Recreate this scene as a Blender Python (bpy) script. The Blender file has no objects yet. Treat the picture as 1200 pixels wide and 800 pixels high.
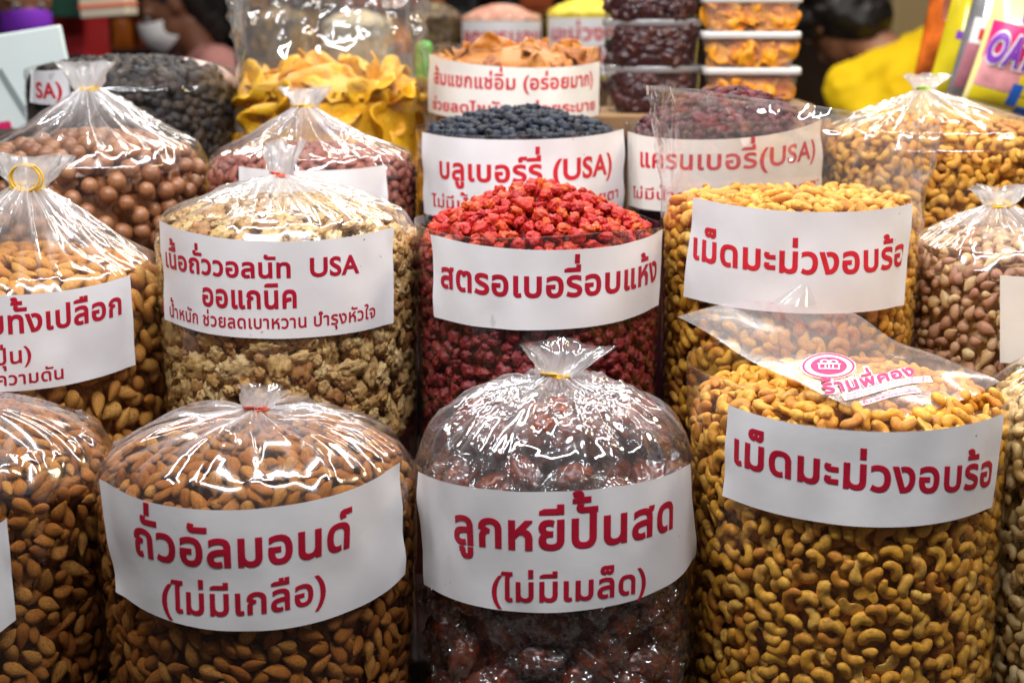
import bpy, bmesh, math, random
import numpy as np
from mathutils import Vector, Matrix
random.seed(7)
RNG = np.random.default_rng(7)
S = bpy.context.scene
COL = S.collection
rad = math.radians

# ------------------------------------------------------------------ camera
H, PITCH, FPX = 1.5, rad(11), 2000.0           # eye height, downward tilt, focal length in photo pixels (1200 wide)
cam_d = bpy.data.cameras.new("camera")
cam = bpy.data.objects.new("camera", cam_d)
COL.objects.link(cam)
cam.location = (0, 0, H)
cam.rotation_euler = (rad(90) - PITCH, 0, 0)
cam_d.sensor_width = 36
cam_d.lens = 60
cam_d.clip_end = 60
cam_d.dof.use_dof = True
cam_d.dof.focus_distance = 1.66
cam_d.dof.aperture_fstop = 5.6
S.camera = cam
CAM = np.array([0, 0, H])
FW = np.array([0, math.cos(PITCH), -math.sin(PITCH)])
UP = np.array([0, math.sin(PITCH), math.cos(PITCH)])

# ------------------------------------------------------------------ world and lamps
w = bpy.data.worlds.new("World")
S.world = w
w.use_nodes = True
w.node_tree.nodes["Background"].inputs[0].default_value = (1.0, 0.93, 0.86, 1)
w.node_tree.nodes["Background"].inputs[1].default_value = 0.078

def tube(name, loc, length, width, power, color, rx=0.0, rz=0.0):
    l = bpy.data.lights.new(name, 'AREA')
    l.shape = 'RECTANGLE'; l.size = length; l.size_y = width
    l.energy = power; l.color = color
    o = bpy.data.objects.new(name, l); COL.objects.link(o)
    o.location = loc; o.rotation_euler = (rx, 0, rz)
    return o
tube("tube_lamp", (0.15, 0.95, 2.55), 2.2, 0.07, 42, (0.98, 0.97, 1.0), rad(22))
tube("tube_lamp", (-0.35, 1.75, 2.35), 1.6, 0.05, 19, (0.95, 0.97, 1.0), 0, rad(24))
tube("tube_lamp", (0.3, 2.75, 2.4), 2.2, 0.06, 20, (1.0, 0.96, 0.9), rad(-6), rad(-14))
tube("tube_lamp", (1.2, 1.9, 2.2), 0.5, 0.16, 12, (1.0, 0.78, 0.5), 0, rad(70))
tube("tube_lamp", (0.0, 4.4, 2.7), 2.6, 0.3, 42, (1.0, 0.93, 0.82), rad(-12))

S.view_settings.view_transform = 'Standard'
S.view_settings.look = 'None'
S.view_settings.exposure = 0.16
S.view_settings.gamma = 1.0
S.cycles.max_bounces = 8
S.cycles.diffuse_bounces = 3
S.cycles.glossy_bounces = 3
S.cycles.transmission_bounces = 6
S.cycles.transparent_max_bounces = 32
S.cycles.caustics_reflective = False
S.cycles.caustics_refractive = False
S.cycles.sample_clamp_indirect = 4.0
try:
    S.cycles.use_denoising = True
except Exception:
    pass

# ------------------------------------------------------------------ pixel helpers: used once, to measure the real places off the photograph
def ray(px, py):
    return FW + np.array([1.0, 0, 0]) * ((px - 600) / FPX) + UP * ((400 - py) / FPX)
def at(px, py, Y):
    d = ray(px, py)
    return CAM + d * (Y / d[1])
def project(P):
    q = np.asarray(P) - CAM
    dep = q @ FW
    return 600 + FPX * q[..., 0] / dep, 400 - FPX * (q @ UP) / dep, dep

# ------------------------------------------------------------------ noise
_T = RNG.random((64, 64, 64))
def vnoise(x, y, z):
    x = np.asarray(x, float); y = np.asarray(y, float) + 0 * x; z = np.asarray(z, float) + 0 * x
    xi, yi, zi = np.floor(x).astype(int), np.floor(y).astype(int), np.floor(z).astype(int)
    fx, fy, fz = x - xi, y - yi, z - zi
    fx = fx * fx * (3 - 2 * fx); fy = fy * fy * (3 - 2 * fy); fz = fz * fz * (3 - 2 * fz)
    g = lambda a, b, c: _T[(xi + a) & 63, (yi + b) & 63, (zi + c) & 63]
    x00 = g(0, 0, 0) * (1 - fx) + g(1, 0, 0) * fx; x10 = g(0, 1, 0) * (1 - fx) + g(1, 1, 0) * fx
    x01 = g(0, 0, 1) * (1 - fx) + g(1, 0, 1) * fx; x11 = g(0, 1, 1) * (1 - fx) + g(1, 1, 1) * fx
    return (x00 * (1 - fy) + x10 * fy) * (1 - fz) + (x01 * (1 - fy) + x11 * fy) * fz      # 0..1
def ridged(x, y, z):
    return 1 - np.abs(2 * vnoise(x, y, z) - 1) * 1.6
def sstep(a, b, x):
    t = np.clip((x - a) / (b - a), 0, 1)
    return t * t * (3 - 2 * t)

# ------------------------------------------------------------------ mesh helpers
def mesh_np(name, V, F, mats, smooth=True, attrs=None, fmat=None):
    """V (n,3); F list of arrays (m,3)/(m,4); attrs {name: (n,) or (n,3)}."""
    V = np.asarray(V, np.float32)
    if not isinstance(F, (list, tuple)):
        F = [F]
    F = [np.asarray(f, np.int32) for f in F if len(f)]
    me = bpy.data.meshes.new(name)
    me.vertices.add(len(V)); me.vertices.foreach_set("co", V.ravel())
    loops = np.concatenate([f.ravel() for f in F])
    sizes = np.concatenate([np.full(len(f), f.shape[1], np.int32) for f in F])
    starts = np.concatenate([[0], np.cumsum(sizes)[:-1]]).astype(np.int32)
    me.loops.add(len(loops)); me.loops.foreach_set("vertex_index", loops)
    me.polygons.add(len(sizes)); me.polygons.foreach_set("loop_start", starts)
    try:
        me.polygons.foreach_set("loop_total", sizes)
    except Exception:
        pass
    if fmat is not None:
        me.polygons.foreach_set("material_index", np.asarray(fmat, np.int32))
    me.update(calc_edges=True)
    me.validate()
    me.polygons.foreach_set("use_smooth", np.full(len(me.polygons), smooth))
    for k, a in (attrs or {}).items():
        a = np.asarray(a, np.float32)
        if a.ndim == 1:
            at_ = me.attributes.new(k, 'FLOAT', 'POINT'); at_.data.foreach_set("value", a)
        else:
            at_ = me.attributes.new(k, 'FLOAT_VECTOR', 'POINT'); at_.data.foreach_set("vector", a.ravel())
    for m in (mats if isinstance(mats, (list, tuple)) else [mats]):
        me.materials.append(m)
    return me
def grid_faces(nr, nc, wrap=False, off=0):
    r = np.arange(nr - 1)[:, None]; c = np.arange(nc if wrap else nc - 1)[None, :]
    c1 = (c + 1) % nc
    a = r * nc + c; b = r * nc + c1; d = (r + 1) * nc + c1; e = (r + 1) * nc + c
    return np.stack([a, b, d, e], -1).reshape(-1, 4) + off
def link(name, me, parent=None, base=None, label=None, cat=None, group=None, kind=None):
    o = bpy.data.objects.new(name, me); COL.objects.link(o)
    if parent is not None:
        o.parent = parent
    if base is not None:
        o.location = base
    tag(o, label, cat, group, kind)
    return o
def tag(o, label=None, cat=None, group=None, kind=None):
    if label: o["label"] = label
    if cat: o["category"] = cat
    if group: o["group"] = group
    if kind: o["kind"] = kind
    return o
def thing(name, loc, label, cat, group=None, rz=0.0):
    o = bpy.data.objects.new(name, None); COL.objects.link(o)
    o.empty_display_size = 0.05
    o.location = loc; o.rotation_euler = (0, 0, rz)
    return tag(o, label, cat, group)
def bm_mesh(name, bm, mats, smooth=False):
    me = bpy.data.meshes.new(name); bm.to_mesh(me); bm.free()
    for m in (mats if isinstance(mats, (list, tuple)) else [mats]):
        me.materials.append(m)
    if smooth:
        me.polygons.foreach_set("use_smooth", [True] * len(me.polygons))
    return me
def box_bm(sx, sy, sz, c=(0, 0, 0), bev=0.003, bm=None, rot=None):
    bm = bm or bmesh.new()
    m = Matrix.Translation(c) @ (rot.to_4x4() if rot else Matrix()) @ Matrix.Diagonal((sx, sy, sz, 1))
    r = bmesh.ops.create_cube(bm, size=1, matrix=m)
    if bev:
        es = list({e for v in r['verts'] for e in v.link_edges})
        bmesh.ops.bevel(bm, geom=es, offset=bev, segments=2, profile=0.5, affect='EDGES')
    return bm

# ------------------------------------------------------------------ materials
def new_mat(name):
    m = bpy.data.materials.new(name); m.use_nodes = True
    nt = m.node_tree; nt.nodes.clear()
    out = nt.nodes.new("ShaderNodeOutputMaterial")
    return m, nt, out
def N(nt, typ, **kw):
    n = nt.nodes.new(typ)
    for k, v in kw.items():
        if isinstance(k, str) and hasattr(n, k):
            setattr(n, k, v)
    return n
def ramp(nt, fac, stops):
    r = nt.nodes.new("ShaderNodeValToRGB")
    e = r.color_ramp.elements
    while len(e) < len(stops): e.new(0.5)
    for el, (p, c) in zip(e, stops):
        el.position = p; el.color = (*c, 1)
    nt.links.new(fac, r.inputs[0])
    return r.outputs[0]
def mixc(nt, f, a, b, mode='MIX'):
    m = nt.nodes.new("ShaderNodeMix"); m.data_type = 'RGBA'; m.blend_type = mode
    for s, i in ((f, 0), (a, 6), (b, 7)):
        if hasattr(s, 'links'): nt.links.new(s, m.inputs[i])
        else: m.inputs[i].default_value = s if i == 0 else (*s, 1)
    return m.outputs[2]
def math_(nt, op, a, b=0.0, clamp=False):
    m = nt.nodes.new("ShaderNodeMath"); m.operation = op; m.use_clamp = clamp
    for s, i in ((a, 0), (b, 1)):
        if hasattr(s, 'links'): nt.links.new(s, m.inputs[i])
        else: m.inputs[i].default_value = s
    return m.outputs[0]
def plain(name, col, rough=0.5, spec=0.5, noise=0.0, nscale=8.0, metal=0.0, bump=0.0, coat=0.0):
    m, nt, out = new_mat(name)
    b = N(nt, "ShaderNodeBsdfPrincipled"); nt.links.new(b.outputs[0], out.inputs[0])
    b.inputs["Roughness"].default_value = rough
    b.inputs["Specular IOR Level"].default_value = spec
    b.inputs["Metallic"].default_value = metal
    b.inputs["Coat Weight"].default_value = coat
    tc = N(nt, "ShaderNodeTexCoord")
    n = N(nt, "ShaderNodeTexNoise"); n.inputs["Scale"].default_value = nscale; n.inputs["Detail"].default_value = 5
    nt.links.new(tc.outputs["Object"], n.inputs["Vector"])
    lo = tuple(max(0, c * (1 - noise)) for c in col); hi = tuple(min(1, c * (1 + noise)) for c in col)
    nt.links.new(ramp(nt, n.outputs[0], [(0.3, lo), (0.7, hi)]), b.inputs["Base Color"])
    if bump:
        bp = N(nt, "ShaderNodeBump"); bp.inputs["Strength"].default_value = bump; bp.inputs["Distance"].default_value = 0.002
        nt.links.new(n.outputs[0], bp.inputs["Height"]); nt.links.new(bp.outputs[0], b.inputs["Normal"])
    return m
def nut_mat(name, cols, stretch=(1, 1, 1), scale=3.0, dark=None, dark_at=0.62, rough=0.45, spec=0.4, bump=0.3, contrast=0.5, sss=0.0, spots=None, dist=0.0006):
    """cols: colours a single nut of the kind may have; pattern follows the nut's own axes (attribute p)."""
    m, nt, out = new_mat(name)
    b = N(nt, "ShaderNodeBsdfPrincipled"); nt.links.new(b.outputs[0], out.inputs[0])
    b.inputs["Roughness"].default_value = rough; b.inputs["Specular IOR Level"].default_value = spec
    if sss:
        b.inputs["Subsurface Weight"].default_value = sss
        b.inputs["Subsurface Radius"].default_value = (0.004, 0.0015, 0.0008)
        b.inputs["Subsurface Scale"].default_value = 1.0
    ap = N(nt, "ShaderNodeAttribute"); ap.attribute_name = "p"
    ti = N(nt, "ShaderNodeAttribute"); ti.attribute_name = "tint"
    oi = N(nt, "ShaderNodeObjectInfo")
    t = math_(nt, 'FRACT', math_(nt, 'ADD', ti.outputs["Fac"], math_(nt, 'MULTIPLY', oi.outputs["Random"], 0.999)))
    mp = N(nt, "ShaderNodeVectorMath"); mp.operation = 'MULTIPLY'
    nt.links.new(ap.outputs["Vector"], mp.inputs[0]); mp.inputs[1].default_value = stretch
    ad = N(nt, "ShaderNodeVectorMath"); ad.operation = 'ADD'
    nt.links.new(mp.outputs[0], ad.inputs[0])
    off = N(nt, "ShaderNodeCombineXYZ")
    nt.links.new(math_(nt, 'MULTIPLY', t, 91.7), off.inputs[0]); nt.links.new(math_(nt, 'MULTIPLY', t, 37.1), off.inputs[1])
    nt.links.new(off.outputs[0], ad.inputs[1])
    n = N(nt, "ShaderNodeTexNoise"); n.inputs["Scale"].default_value = scale; n.inputs["Detail"].default_value = 4; n.inputs["Roughness"].default_value = 0.6
    nt.links.new(ad.outputs[0], n.inputs["Vector"])
    k = len(cols)
    base = ramp(nt, t, [((i + 0.5) / k, c) for i, c in enumerate(cols)])
    v = ramp(nt, n.outputs[0], [(0.3, (1 - contrast,) * 3), (0.7, (1 + 0.25 * contrast,) * 3)])
    c = mixc(nt, 1.0, base, v, 'MULTIPLY')
    if dark:
        n2 = N(nt, "ShaderNodeTexNoise"); n2.inputs["Scale"].default_value = scale * 0.6; n2.inputs["Detail"].default_value = 3
        nt.links.new(ad.outputs[0], n2.inputs["Vector"])
        f = ramp(nt, n2.outputs[0], [(dark_at - 0.04, (0, 0, 0)), (dark_at + 0.08, (1, 1, 1))])
        c = mixc(nt, f, c, dark)
    if spots:
        vo = N(nt, "ShaderNodeTexVoronoi"); vo.inputs["Scale"].default_value = spots[1]
        nt.links.new(ad.outputs[0], vo.inputs["Vector"])
        f = ramp(nt, vo.outputs["Distance"], [(0.12, (1, 1, 1)), (0.22, (0, 0, 0))])
        c = mixc(nt, math_(nt, 'MULTIPLY', f, spots[2]), c, spots[0])
    nt.links.new(c, b.inputs["Base Color"])
    bp = N(nt, "ShaderNodeBump"); bp.inputs["Strength"].default_value = bump; bp.inputs["Distance"].default_value = dist
    nt.links.new(n.outputs[0], bp.inputs["Height"]); nt.links.new(bp.outputs[0], b.inputs["Normal"])
    return m
def film_mat(name, haze=0.02, gather=0.5, rough=0.07, refl=0.07, bump=0.25, bscale=55, tint=(0.97, 0.97, 0.97), gloss=1.0):
    """thin clear plastic: see-through, glossy on both sides, whiter where many layers are gathered (attribute g)."""
    m, nt, out = new_mat(name)
    tc = N(nt, "ShaderNodeTexCoord")
    n = N(nt, "ShaderNodeTexNoise"); n.inputs["Scale"].default_value = bscale; n.inputs["Detail"].default_value = 3; n.inputs["Distortion"].default_value = 0.6
    nt.links.new(tc.outputs["Object"], n.inputs["Vector"])
    bp = N(nt, "ShaderNodeBump"); bp.inputs["Strength"].default_value = bump; bp.inputs["Distance"].default_value = 0.004
    nt.links.new(n.outputs[0], bp.inputs["Height"])
    lw = N(nt, "ShaderNodeLayerWeight"); lw.inputs["Blend"].default_value = 0.5
    nt.links.new(bp.outputs[0], lw.inputs["Normal"])
    f5 = math_(nt, 'POWER', lw.outputs["Facing"], 4.0)
    fac = math_(nt, 'ADD', math_(nt, 'MULTIPLY', f5, 0.75), refl, True)
    tr = N(nt, "ShaderNodeBsdfTransparent"); tr.inputs[0].default_value = (*tint, 1)
    gl = N(nt, "ShaderNodeBsdfGlossy"); gl.inputs[0].default_value = (gloss, gloss, gloss, 1); gl.inputs["Roughness"].default_value = rough
    nt.links.new(bp.outputs[0], gl.inputs["Normal"])
    df = N(nt, "ShaderNodeBsdfDiffuse"); df.inputs[0].default_value = (0.85, 0.85, 0.87, 1)
    tl = N(nt, "ShaderNodeBsdfTranslucent"); tl.inputs[0].default_value = (0.85, 0.85, 0.87, 1)
    dm = N(nt, "ShaderNodeMixShader"); dm.inputs[0].default_value = 0.5
    nt.links.new(df.outputs[0], dm.inputs[1]); nt.links.new(tl.outputs[0], dm.inputs[2])
    g = N(nt, "ShaderNodeAttribute"); g.attribute_name = "g"
    hz = math_(nt, 'ADD', math_(nt, 'MULTIPLY', g.outputs["Fac"], gather), haze, True)
    a = N(nt, "ShaderNodeMixShader")
    nt.links.new(hz, a.inputs[0]); nt.links.new(tr.outputs[0], a.inputs[1]); nt.links.new(dm.outputs[0], a.inputs[2])
    z = N(nt, "ShaderNodeMixShader")
    nt.links.new(fac, z.inputs[0]); nt.links.new(a.outputs[0], z.inputs[1]); nt.links.new(gl.outputs[0], z.inputs[2])
    nt.links.new(z.outputs[0], out.inputs[0])
    return m
def paper_mat(name, col):
    m, nt, out = new_mat(name)
    b = N(nt, "ShaderNodeBsdfPrincipled"); nt.links.new(b.outputs[0], out.inputs[0])
    b.inputs["Roughness"].default_value = 0.42
    b.inputs["Specular IOR Level"].default_value = 0.35
    b.inputs["Coat Weight"].default_value = 0.25; b.inputs["Coat Roughness"].default_value = 0.12
    tc = N(nt, "ShaderNodeTexCoord")
    n = N(nt, "ShaderNodeTexNoise"); n.inputs["Scale"].default_value = 14; n.inputs["Detail"].default_value = 6
    nt.links.new(tc.outputs["Object"], n.inputs["Vector"])
    c = ramp(nt, n.outputs[0], [(0.25, tuple(x * 0.88 for x in col)), (0.7, col)])
    vo = N(nt, "ShaderNodeTexVoronoi"); vo.inputs["Scale"].default_value = 32
    nt.links.new(tc.outputs["Object"], vo.inputs["Vector"])
    sp = ramp(nt, vo.outputs["Distance"], [(0.022, (1, 1, 1)), (0.05, (0, 0, 0))])
    n3 = N(nt, "ShaderNodeTexNoise"); n3.inputs["Scale"].default_value = 9
    nt.links.new(tc.outputs["Object"], n3.inputs["Vector"])
    gate = ramp(nt, n3.outputs[0], [(0.52, (0, 0, 0)), (0.6, (0.8, 0.8, 0.8))])
    c = mixc(nt, math_(nt, 'MULTIPLY', sp, gate), c, (0.22, 0.15, 0.12))
    nt.links.new(c, b.inputs["Base Color"])
    bp = N(nt, "ShaderNodeBump"); bp.inputs["Strength"].default_value = 0.35; bp.inputs["Distance"].default_value = 0.003
    nt.links.new(n.outputs[0], bp.inputs["Height"]); nt.links.new(bp.outputs[0], b.inputs["Normal"])
    return m

M = {}
M['film'] = film_mat('clear_film', haze=0.012, gather=0.75, refl=0.085, bump=0.05, bscale=30, rough=0.12)
M['film_side'] = film_mat('clear_film_side', haze=0.004, gather=0.4, refl=0.03, bump=0.3, bscale=26)
M['film_neck'] = film_mat('gathered_film', haze=0.34, gather=0.35, rough=0.12, refl=0.12)
M['film_neck_clear'] = film_mat('loosely_gathered_film', haze=0.10, gather=0.6, rough=0.09, refl=0.14)
M['film_flap'] = film_mat('flap_film', haze=0.15, gather=0.2, rough=0.16, refl=0.04, bump=0.15, bscale=24, tint=(0.93, 0.88, 0.91))
M['film_collar'] = film_mat('collar_film', haze=0.030, gather=0.6, refl=0.10, bump=0.12, bscale=18, rough=0.07)
M['film_crumpled'] = film_mat('crumpled_film', haze=0.05, gather=0.5, refl=0.12, bump=0.25, bscale=14, rough=0.08)
M['wrap'] = film_mat('cellophane', haze=0.028, gather=0.0, rough=0.10, refl=0.16, bump=0.8, bscale=120)
M['paper'] = paper_mat('white_paper', (0.80, 0.79, 0.80))
M['paper_warm'] = paper_mat('cream_paper', (0.82, 0.77, 0.70))
M['red'] = plain('dark_red_print', (0.42, 0.008, 0.03), 0.45, 0.3, 0.10, 60)
M['red_b'] = plain('bright_red_print', (0.58, 0.02, 0.035), 0.45, 0.3, 0.12, 60)
M['pink'] = plain('pink_print', (0.66, 0.012, 0.12), 0.4, 0.3, 0.05, 60)
M['white_print'] = plain('white_print', (0.85, 0.8, 0.84), 0.4, 0.3)
M['band_y'] = plain('yellow_rubber', (0.80, 0.47, 0.02), 0.4, 0.5, 0.15, 90)
M['band_r'] = plain('red_rubber', (0.62, 0.07, 0.02), 0.4, 0.5, 0.3, 90)
M['band_g'] = plain('green_rubber', (0.35, 0.55, 0.05), 0.4, 0.5, 0.3, 90)

M['almond'] = nut_mat('almond_skin', [(0.46, 0.160, 0.022), (0.53, 0.20, 0.032), (0.38, 0.115, 0.016), (0.60, 0.27, 0.055)], (1.3, 10, 10), 1.5, dark=(0.20, 0.058, 0.012), dark_at=0.57, rough=0.62, spec=0.16, bump=1.0, contrast=0.6, dist=0.0012)
M['shell'] = nut_mat('almond_shell', [(0.62, 0.28, 0.055), (0.68, 0.35, 0.08), (0.52, 0.20, 0.035)], (1.5, 3, 3), 3.0, dark=(0.30, 0.10, 0.025), dark_at=0.6, rough=0.6, spec=0.2, bump=0.8, contrast=0.45, spots=((0.28, 0.10, 0.03), 6.0, 0.7))
M['cashew'] = nut_mat('roasted_cashew', [(0.76, 0.36, 0.034), (0.80, 0.43, 0.055), (0.66, 0.27, 0.024), (0.80, 0.47, 0.09), (0.77, 0.38, 0.04), (0.56, 0.21, 0.022)], (1, 1, 1), 2.2, dark=(0.50, 0.20, 0.035), dark_at=0.6, rough=0.45, spec=0.25, bump=0.4, contrast=0.35, spots=((0.35, 0.14, 0.03), 5.0, 0.55))
M['cashew_pale'] = nut_mat('pale_cashew', [(0.80, 0.58, 0.24), (0.84, 0.66, 0.34), (0.74, 0.48, 0.16)], (1, 1, 1), 2.2, dark=(0.58, 0.31, 0.08), dark_at=0.63, rough=0.45, bump=0.3, contrast=0.25)
M['walnut'] = nut_mat('walnut_kernel', [(0.62, 0.40, 0.14), (0.74, 0.54, 0.25), (0.50, 0.27, 0.075), (0.68, 0.46, 0.18), (0.38, 0.17, 0.045)], (1, 1, 1), 2.4, dark=(0.20, 0.075, 0.02), dark_at=0.58, rough=0.5, bump=0.8, contrast=0.5)
M['macadamia'] = nut_mat('macadamia_shell', [(0.33, 0.135, 0.052), (0.38, 0.165, 0.07), (0.28, 0.105, 0.04)], (1, 1, 1), 2.0, rough=0.38, spec=0.5, bump=0.15, contrast=0.3, spots=((0.48, 0.27, 0.14), 2.2, 0.35))
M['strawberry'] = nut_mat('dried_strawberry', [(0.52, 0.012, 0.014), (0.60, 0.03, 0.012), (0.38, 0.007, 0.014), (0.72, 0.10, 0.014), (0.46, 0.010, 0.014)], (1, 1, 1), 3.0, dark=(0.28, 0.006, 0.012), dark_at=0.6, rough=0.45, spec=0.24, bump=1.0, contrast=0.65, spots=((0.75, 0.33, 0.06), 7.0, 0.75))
M['strawberry_dull'] = nut_mat('dried_strawberry_side', [(0.24, 0.014, 0.016), (0.18, 0.010, 0.014), (0.30, 0.026, 0.02)], (1, 1, 1), 3.0, dark=(0.16, 0.008, 0.012), dark_at=0.55, rough=0.5, bump=0.8, contrast=0.5)  # darker set of strawberry reds, given to the fruit along the bag's side
M['blueberry'] = nut_mat('dried_blueberry', [(0.010, 0.014, 0.026), (0.018, 0.025, 0.042), (0.007, 0.009, 0.015)], (1, 1, 1), 2.5, rough=0.55, spec=0.25, bump=0.9, contrast=0.5)
M['cranberry'] = nut_mat('dried_cranberry', [(0.085, 0.008, 0.016), (0.05, 0.005, 0.012), (0.13, 0.012, 0.02)], (1, 1, 1), 3.0, dark=(0.03, 0.003, 0.008), rough=0.45, spec=0.22, bump=1.0, contrast=0.5)
M['date'] = nut_mat('sticky_fruit_ball', [(0.16, 0.024, 0.009), (0.24, 0.045, 0.012), (0.10, 0.013, 0.008)], (1, 1, 1), 3.0, dark=(0.38, 0.11, 0.03), dark_at=0.64, rough=0.25, spec=0.6, bump=1.0, contrast=0.6)
M['pecan'] = nut_mat('red_brown_chip', [(0.33, 0.085, 0.05), (0.42, 0.14, 0.085), (0.25, 0.055, 0.035)], (2, 1, 1), 2.5, rough=0.55, bump=0.6, contrast=0.5)
M['mixed'] = nut_mat('mixed_nut', [(0.46, 0.21, 0.12), (0.60, 0.34, 0.18), (0.40, 0.16, 0.09), (0.78, 0.56, 0.27), (0.52, 0.26, 0.15), (0.72, 0.46, 0.2)], (1.5, 3, 3), 2.0, rough=0.45, bump=0.3, contrast=0.35)
M['raisin'] = nut_mat('black_raisin', [(0.018, 0.016, 0.018), (0.03, 0.024, 0.022), (0.045, 0.03, 0.02)], (1, 1, 1), 3.0, rough=0.55, spec=0.35, bump=1.0, contrast=0.5)
M['mango'] = nut_mat('dried_mango', [(0.86, 0.45, 0.010), (0.88, 0.52, 0.018), (0.82, 0.37, 0.008)], (2, 5, 1), 2.0, dark=(0.62, 0.2, 0.01), dark_at=0.62, rough=0.36, spec=0.5, bump=0.6, contrast=0.35, dist=0.002)
M['apricot'] = nut_mat('dried_apricot', [(0.42, 0.14, 0.010), (0.48, 0.18, 0.016), (0.33, 0.09, 0.008)], (1, 1, 1), 2.5, dark=(0.42, 0.13, 0.015), dark_at=0.6, rough=0.45, bump=0.7, contrast=0.35)
M['apricot_o'] = nut_mat('orange_apricot', [(0.85, 0.30, 0.015), (0.85, 0.38, 0.02), (0.78, 0.22, 0.012)], (1, 1, 1), 2.5, rough=0.36, bump=0.5, contrast=0.3)
M['prune'] = nut_mat('dark_prune', [(0.06, 0.016, 0.018), (0.035, 0.014, 0.02), (0.085, 0.025, 0.02)], (1, 1, 1), 2.5, rough=0.32, spec=0.5, bump=1.0, contrast=0.5)

# ------------------------------------------------------------------ nut prototypes: (V, F, spheres (centre, radius), thickness)
def sph(nu, nv):
    lat = np.linspace(-math.pi / 2, math.pi / 2, nv)
    lon = np.linspace(0, 2 * math.pi, nu, endpoint=False)
    V = np.stack([np.repeat(np.sin(lat), nu), np.outer(np.cos(lat), np.cos(lon)).ravel(), np.outer(np.cos(lat), np.sin(lon)).ravel()], 1)
    return V, grid_faces(nv, nu, True)
def blob(scale, amp, freq, seed, nu=16, nv=11, ridge=False, pts=None):
    V, F = sph(nu, nv)
    q = V * freq + seed * 7.31
    d = (ridged if ridge else (lambda *a: 2 * vnoise(*a) - 1))(q[:, 0], q[:, 1], q[:, 2])
    d2 = 2 * vnoise(q[:, 0] * 2.3, q[:, 1] * 2.3, q[:, 2] * 2.3) - 1
    P = V * (1 + amp * d + amp * 0.45 * d2)[:, None]
    W = P * np.array(scale)
    sx, sy, sz = scale
    r = min(sy, sz) * 0.95 if pts is None else pts
    k = max(1, int(round(sx / r)))
    cs = [((i - (k - 1) / 2) * (2 * (sx - r) / max(1, k - 1)) if k > 1 else 0, 0, 0) for i in range(k)]
    ys = [-(sy - r) * 0.9, (sy - r) * 0.9] if sy > r * 1.25 else [0]
    spheres = [((c[0] * (1 - 0.25 * (len(ys) > 1)), y, 0), r) for c in cs for y in ys]
    return W, F, P, spheres, 2 * sz
def almond(L, wd, th, seed, shell=False):
    V, F = sph(16, 15)
    x = V[:, 0]
    taper = 1 - 0.30 * x - 0.10 * x * x
    lon = np.arctan2(V[:, 2], V[:, 1])
    rg = 1 + (0.05 if not shell else 0.025) * np.sin(lon * 8 + seed * 3 + 1.5 * np.sin(3 * x + seed)) * (1 - x * x)
    n = 1 + 0.10 * (2 * vnoise(V[:, 0] * 1.7 + seed * 5, V[:, 1] * 1.7, V[:, 2] * 1.7) - 1)
    P = V.copy(); P[:, 1] *= taper * rg * n; P[:, 2] *= taper * rg * n
    P[:, 0] = x * (1 + 0.10 * (x > 0.8) * (x - 0.8) * 5)
    W = P * np.array([L / 2, wd / 2, th / 2])
    r = th / 2 * 0.95
    e = wd / 2 - r
    sp = [((-L * 0.24, e * 0.85, 0), r * 1.1), ((-L * 0.24, -e * 0.85, 0), r * 1.1), ((L * 0.08, e * 0.6, 0), r), ((L * 0.08, -e * 0.6, 0), r), ((L * 0.34, 0, 0), r * 0.75)]
    return W, F, P, sp, th
def cashew(seed, k=1.0, flat=1.0, part=1.0):
    rg = random.Random(seed)
    nr, nc = 15, 10
    R0 = 0.0082 * k * rg.uniform(0.9, 1.15); sweep = rad(rg.uniform(170, 225)) * part; r0 = 0.0056 * k * rg.uniform(0.9, 1.1)
    s = np.linspace(-1, 1, nr)
    a = s * sweep / 2
    pr = r0 * np.sqrt(np.clip(1 - np.abs(s) ** 3.2, 0, 1)) * (1 + 0.22 * s) + 1e-5
    c = np.stack([R0 * np.sin(a), R0 * np.cos(a), 0 * a], 1) - np.array([0, R0 * 0.45, 0])
    nrm = np.stack([np.sin(a), np.cos(a), 0 * a], 1)
    ph = np.linspace(0, 2 * math.pi, nc, endpoint=False)
    V = c[:, None, :] + pr[:, None, None] * (np.cos(ph)[None, :, None] * nrm[:, None, :] * 1.05 + np.sin(ph)[None, :, None] * np.array([0, 0, 0.86]))
    V = V.reshape(-1, 3)
    if flat < 1: V[:, 2] = np.where(V[:, 2] < 0, V[:, 2] * 0.12, V[:, 2])
    # seam line along the outer curve, small lumps
    q = V / 0.006
    V = V * (1 + 0.16 * (vnoise(q[:, 0] + seed * 3, q[:, 1], q[:, 2]) - 0.5))[:, None]
    F = grid_faces(nr, nc, True)
    sp = [(tuple(c[i]), max(pr[i] * 0.9, 0.0025)) for i in (2, 4, 7, 10, 12)]
    return V, F, V / 0.009, sp, 2 * r0
KIND = {}
def kind(name, mat, protos):
    KIND[name] = dict(mat=mat, protos=protos, meshes={})
kind('almond', 'almond', [almond(0.0222 * u, 0.0130 * u2, 0.0085 * u2, i) for i, (u, u2) in enumerate([(1, 1), (1.1, 1), (0.92, 1.0), (1.05, 0.92), (0.98, 1.06), (1.12, 1.04), (0.88, 0.92)])])
kind('shell_almond', 'shell', [almond(0.0275 * u, 0.0175 * u2, 0.0130 * u2, i + 20, True) for i, (u, u2) in enumerate([(1, 1), (1.1, 1), (0.9, 1.05), (1.04, 0.9), (0.95, 1.1)])])
kind('cashew', 'cashew', [cashew(i, 0.96) for i in range(8)] + [cashew(i + 41, 1.0) for i in range(6)] + [cashew(11, 0.95, 0.5), cashew(20, 0.85, 1.0, 0.5)])
kind('cashew_small', 'cashew', [cashew(i + 30, 0.86) for i in range(6)])
kind('cashew_pale', 'cashew_pale', [cashew(i + 50, 0.95) for i in range(6)])
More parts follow.
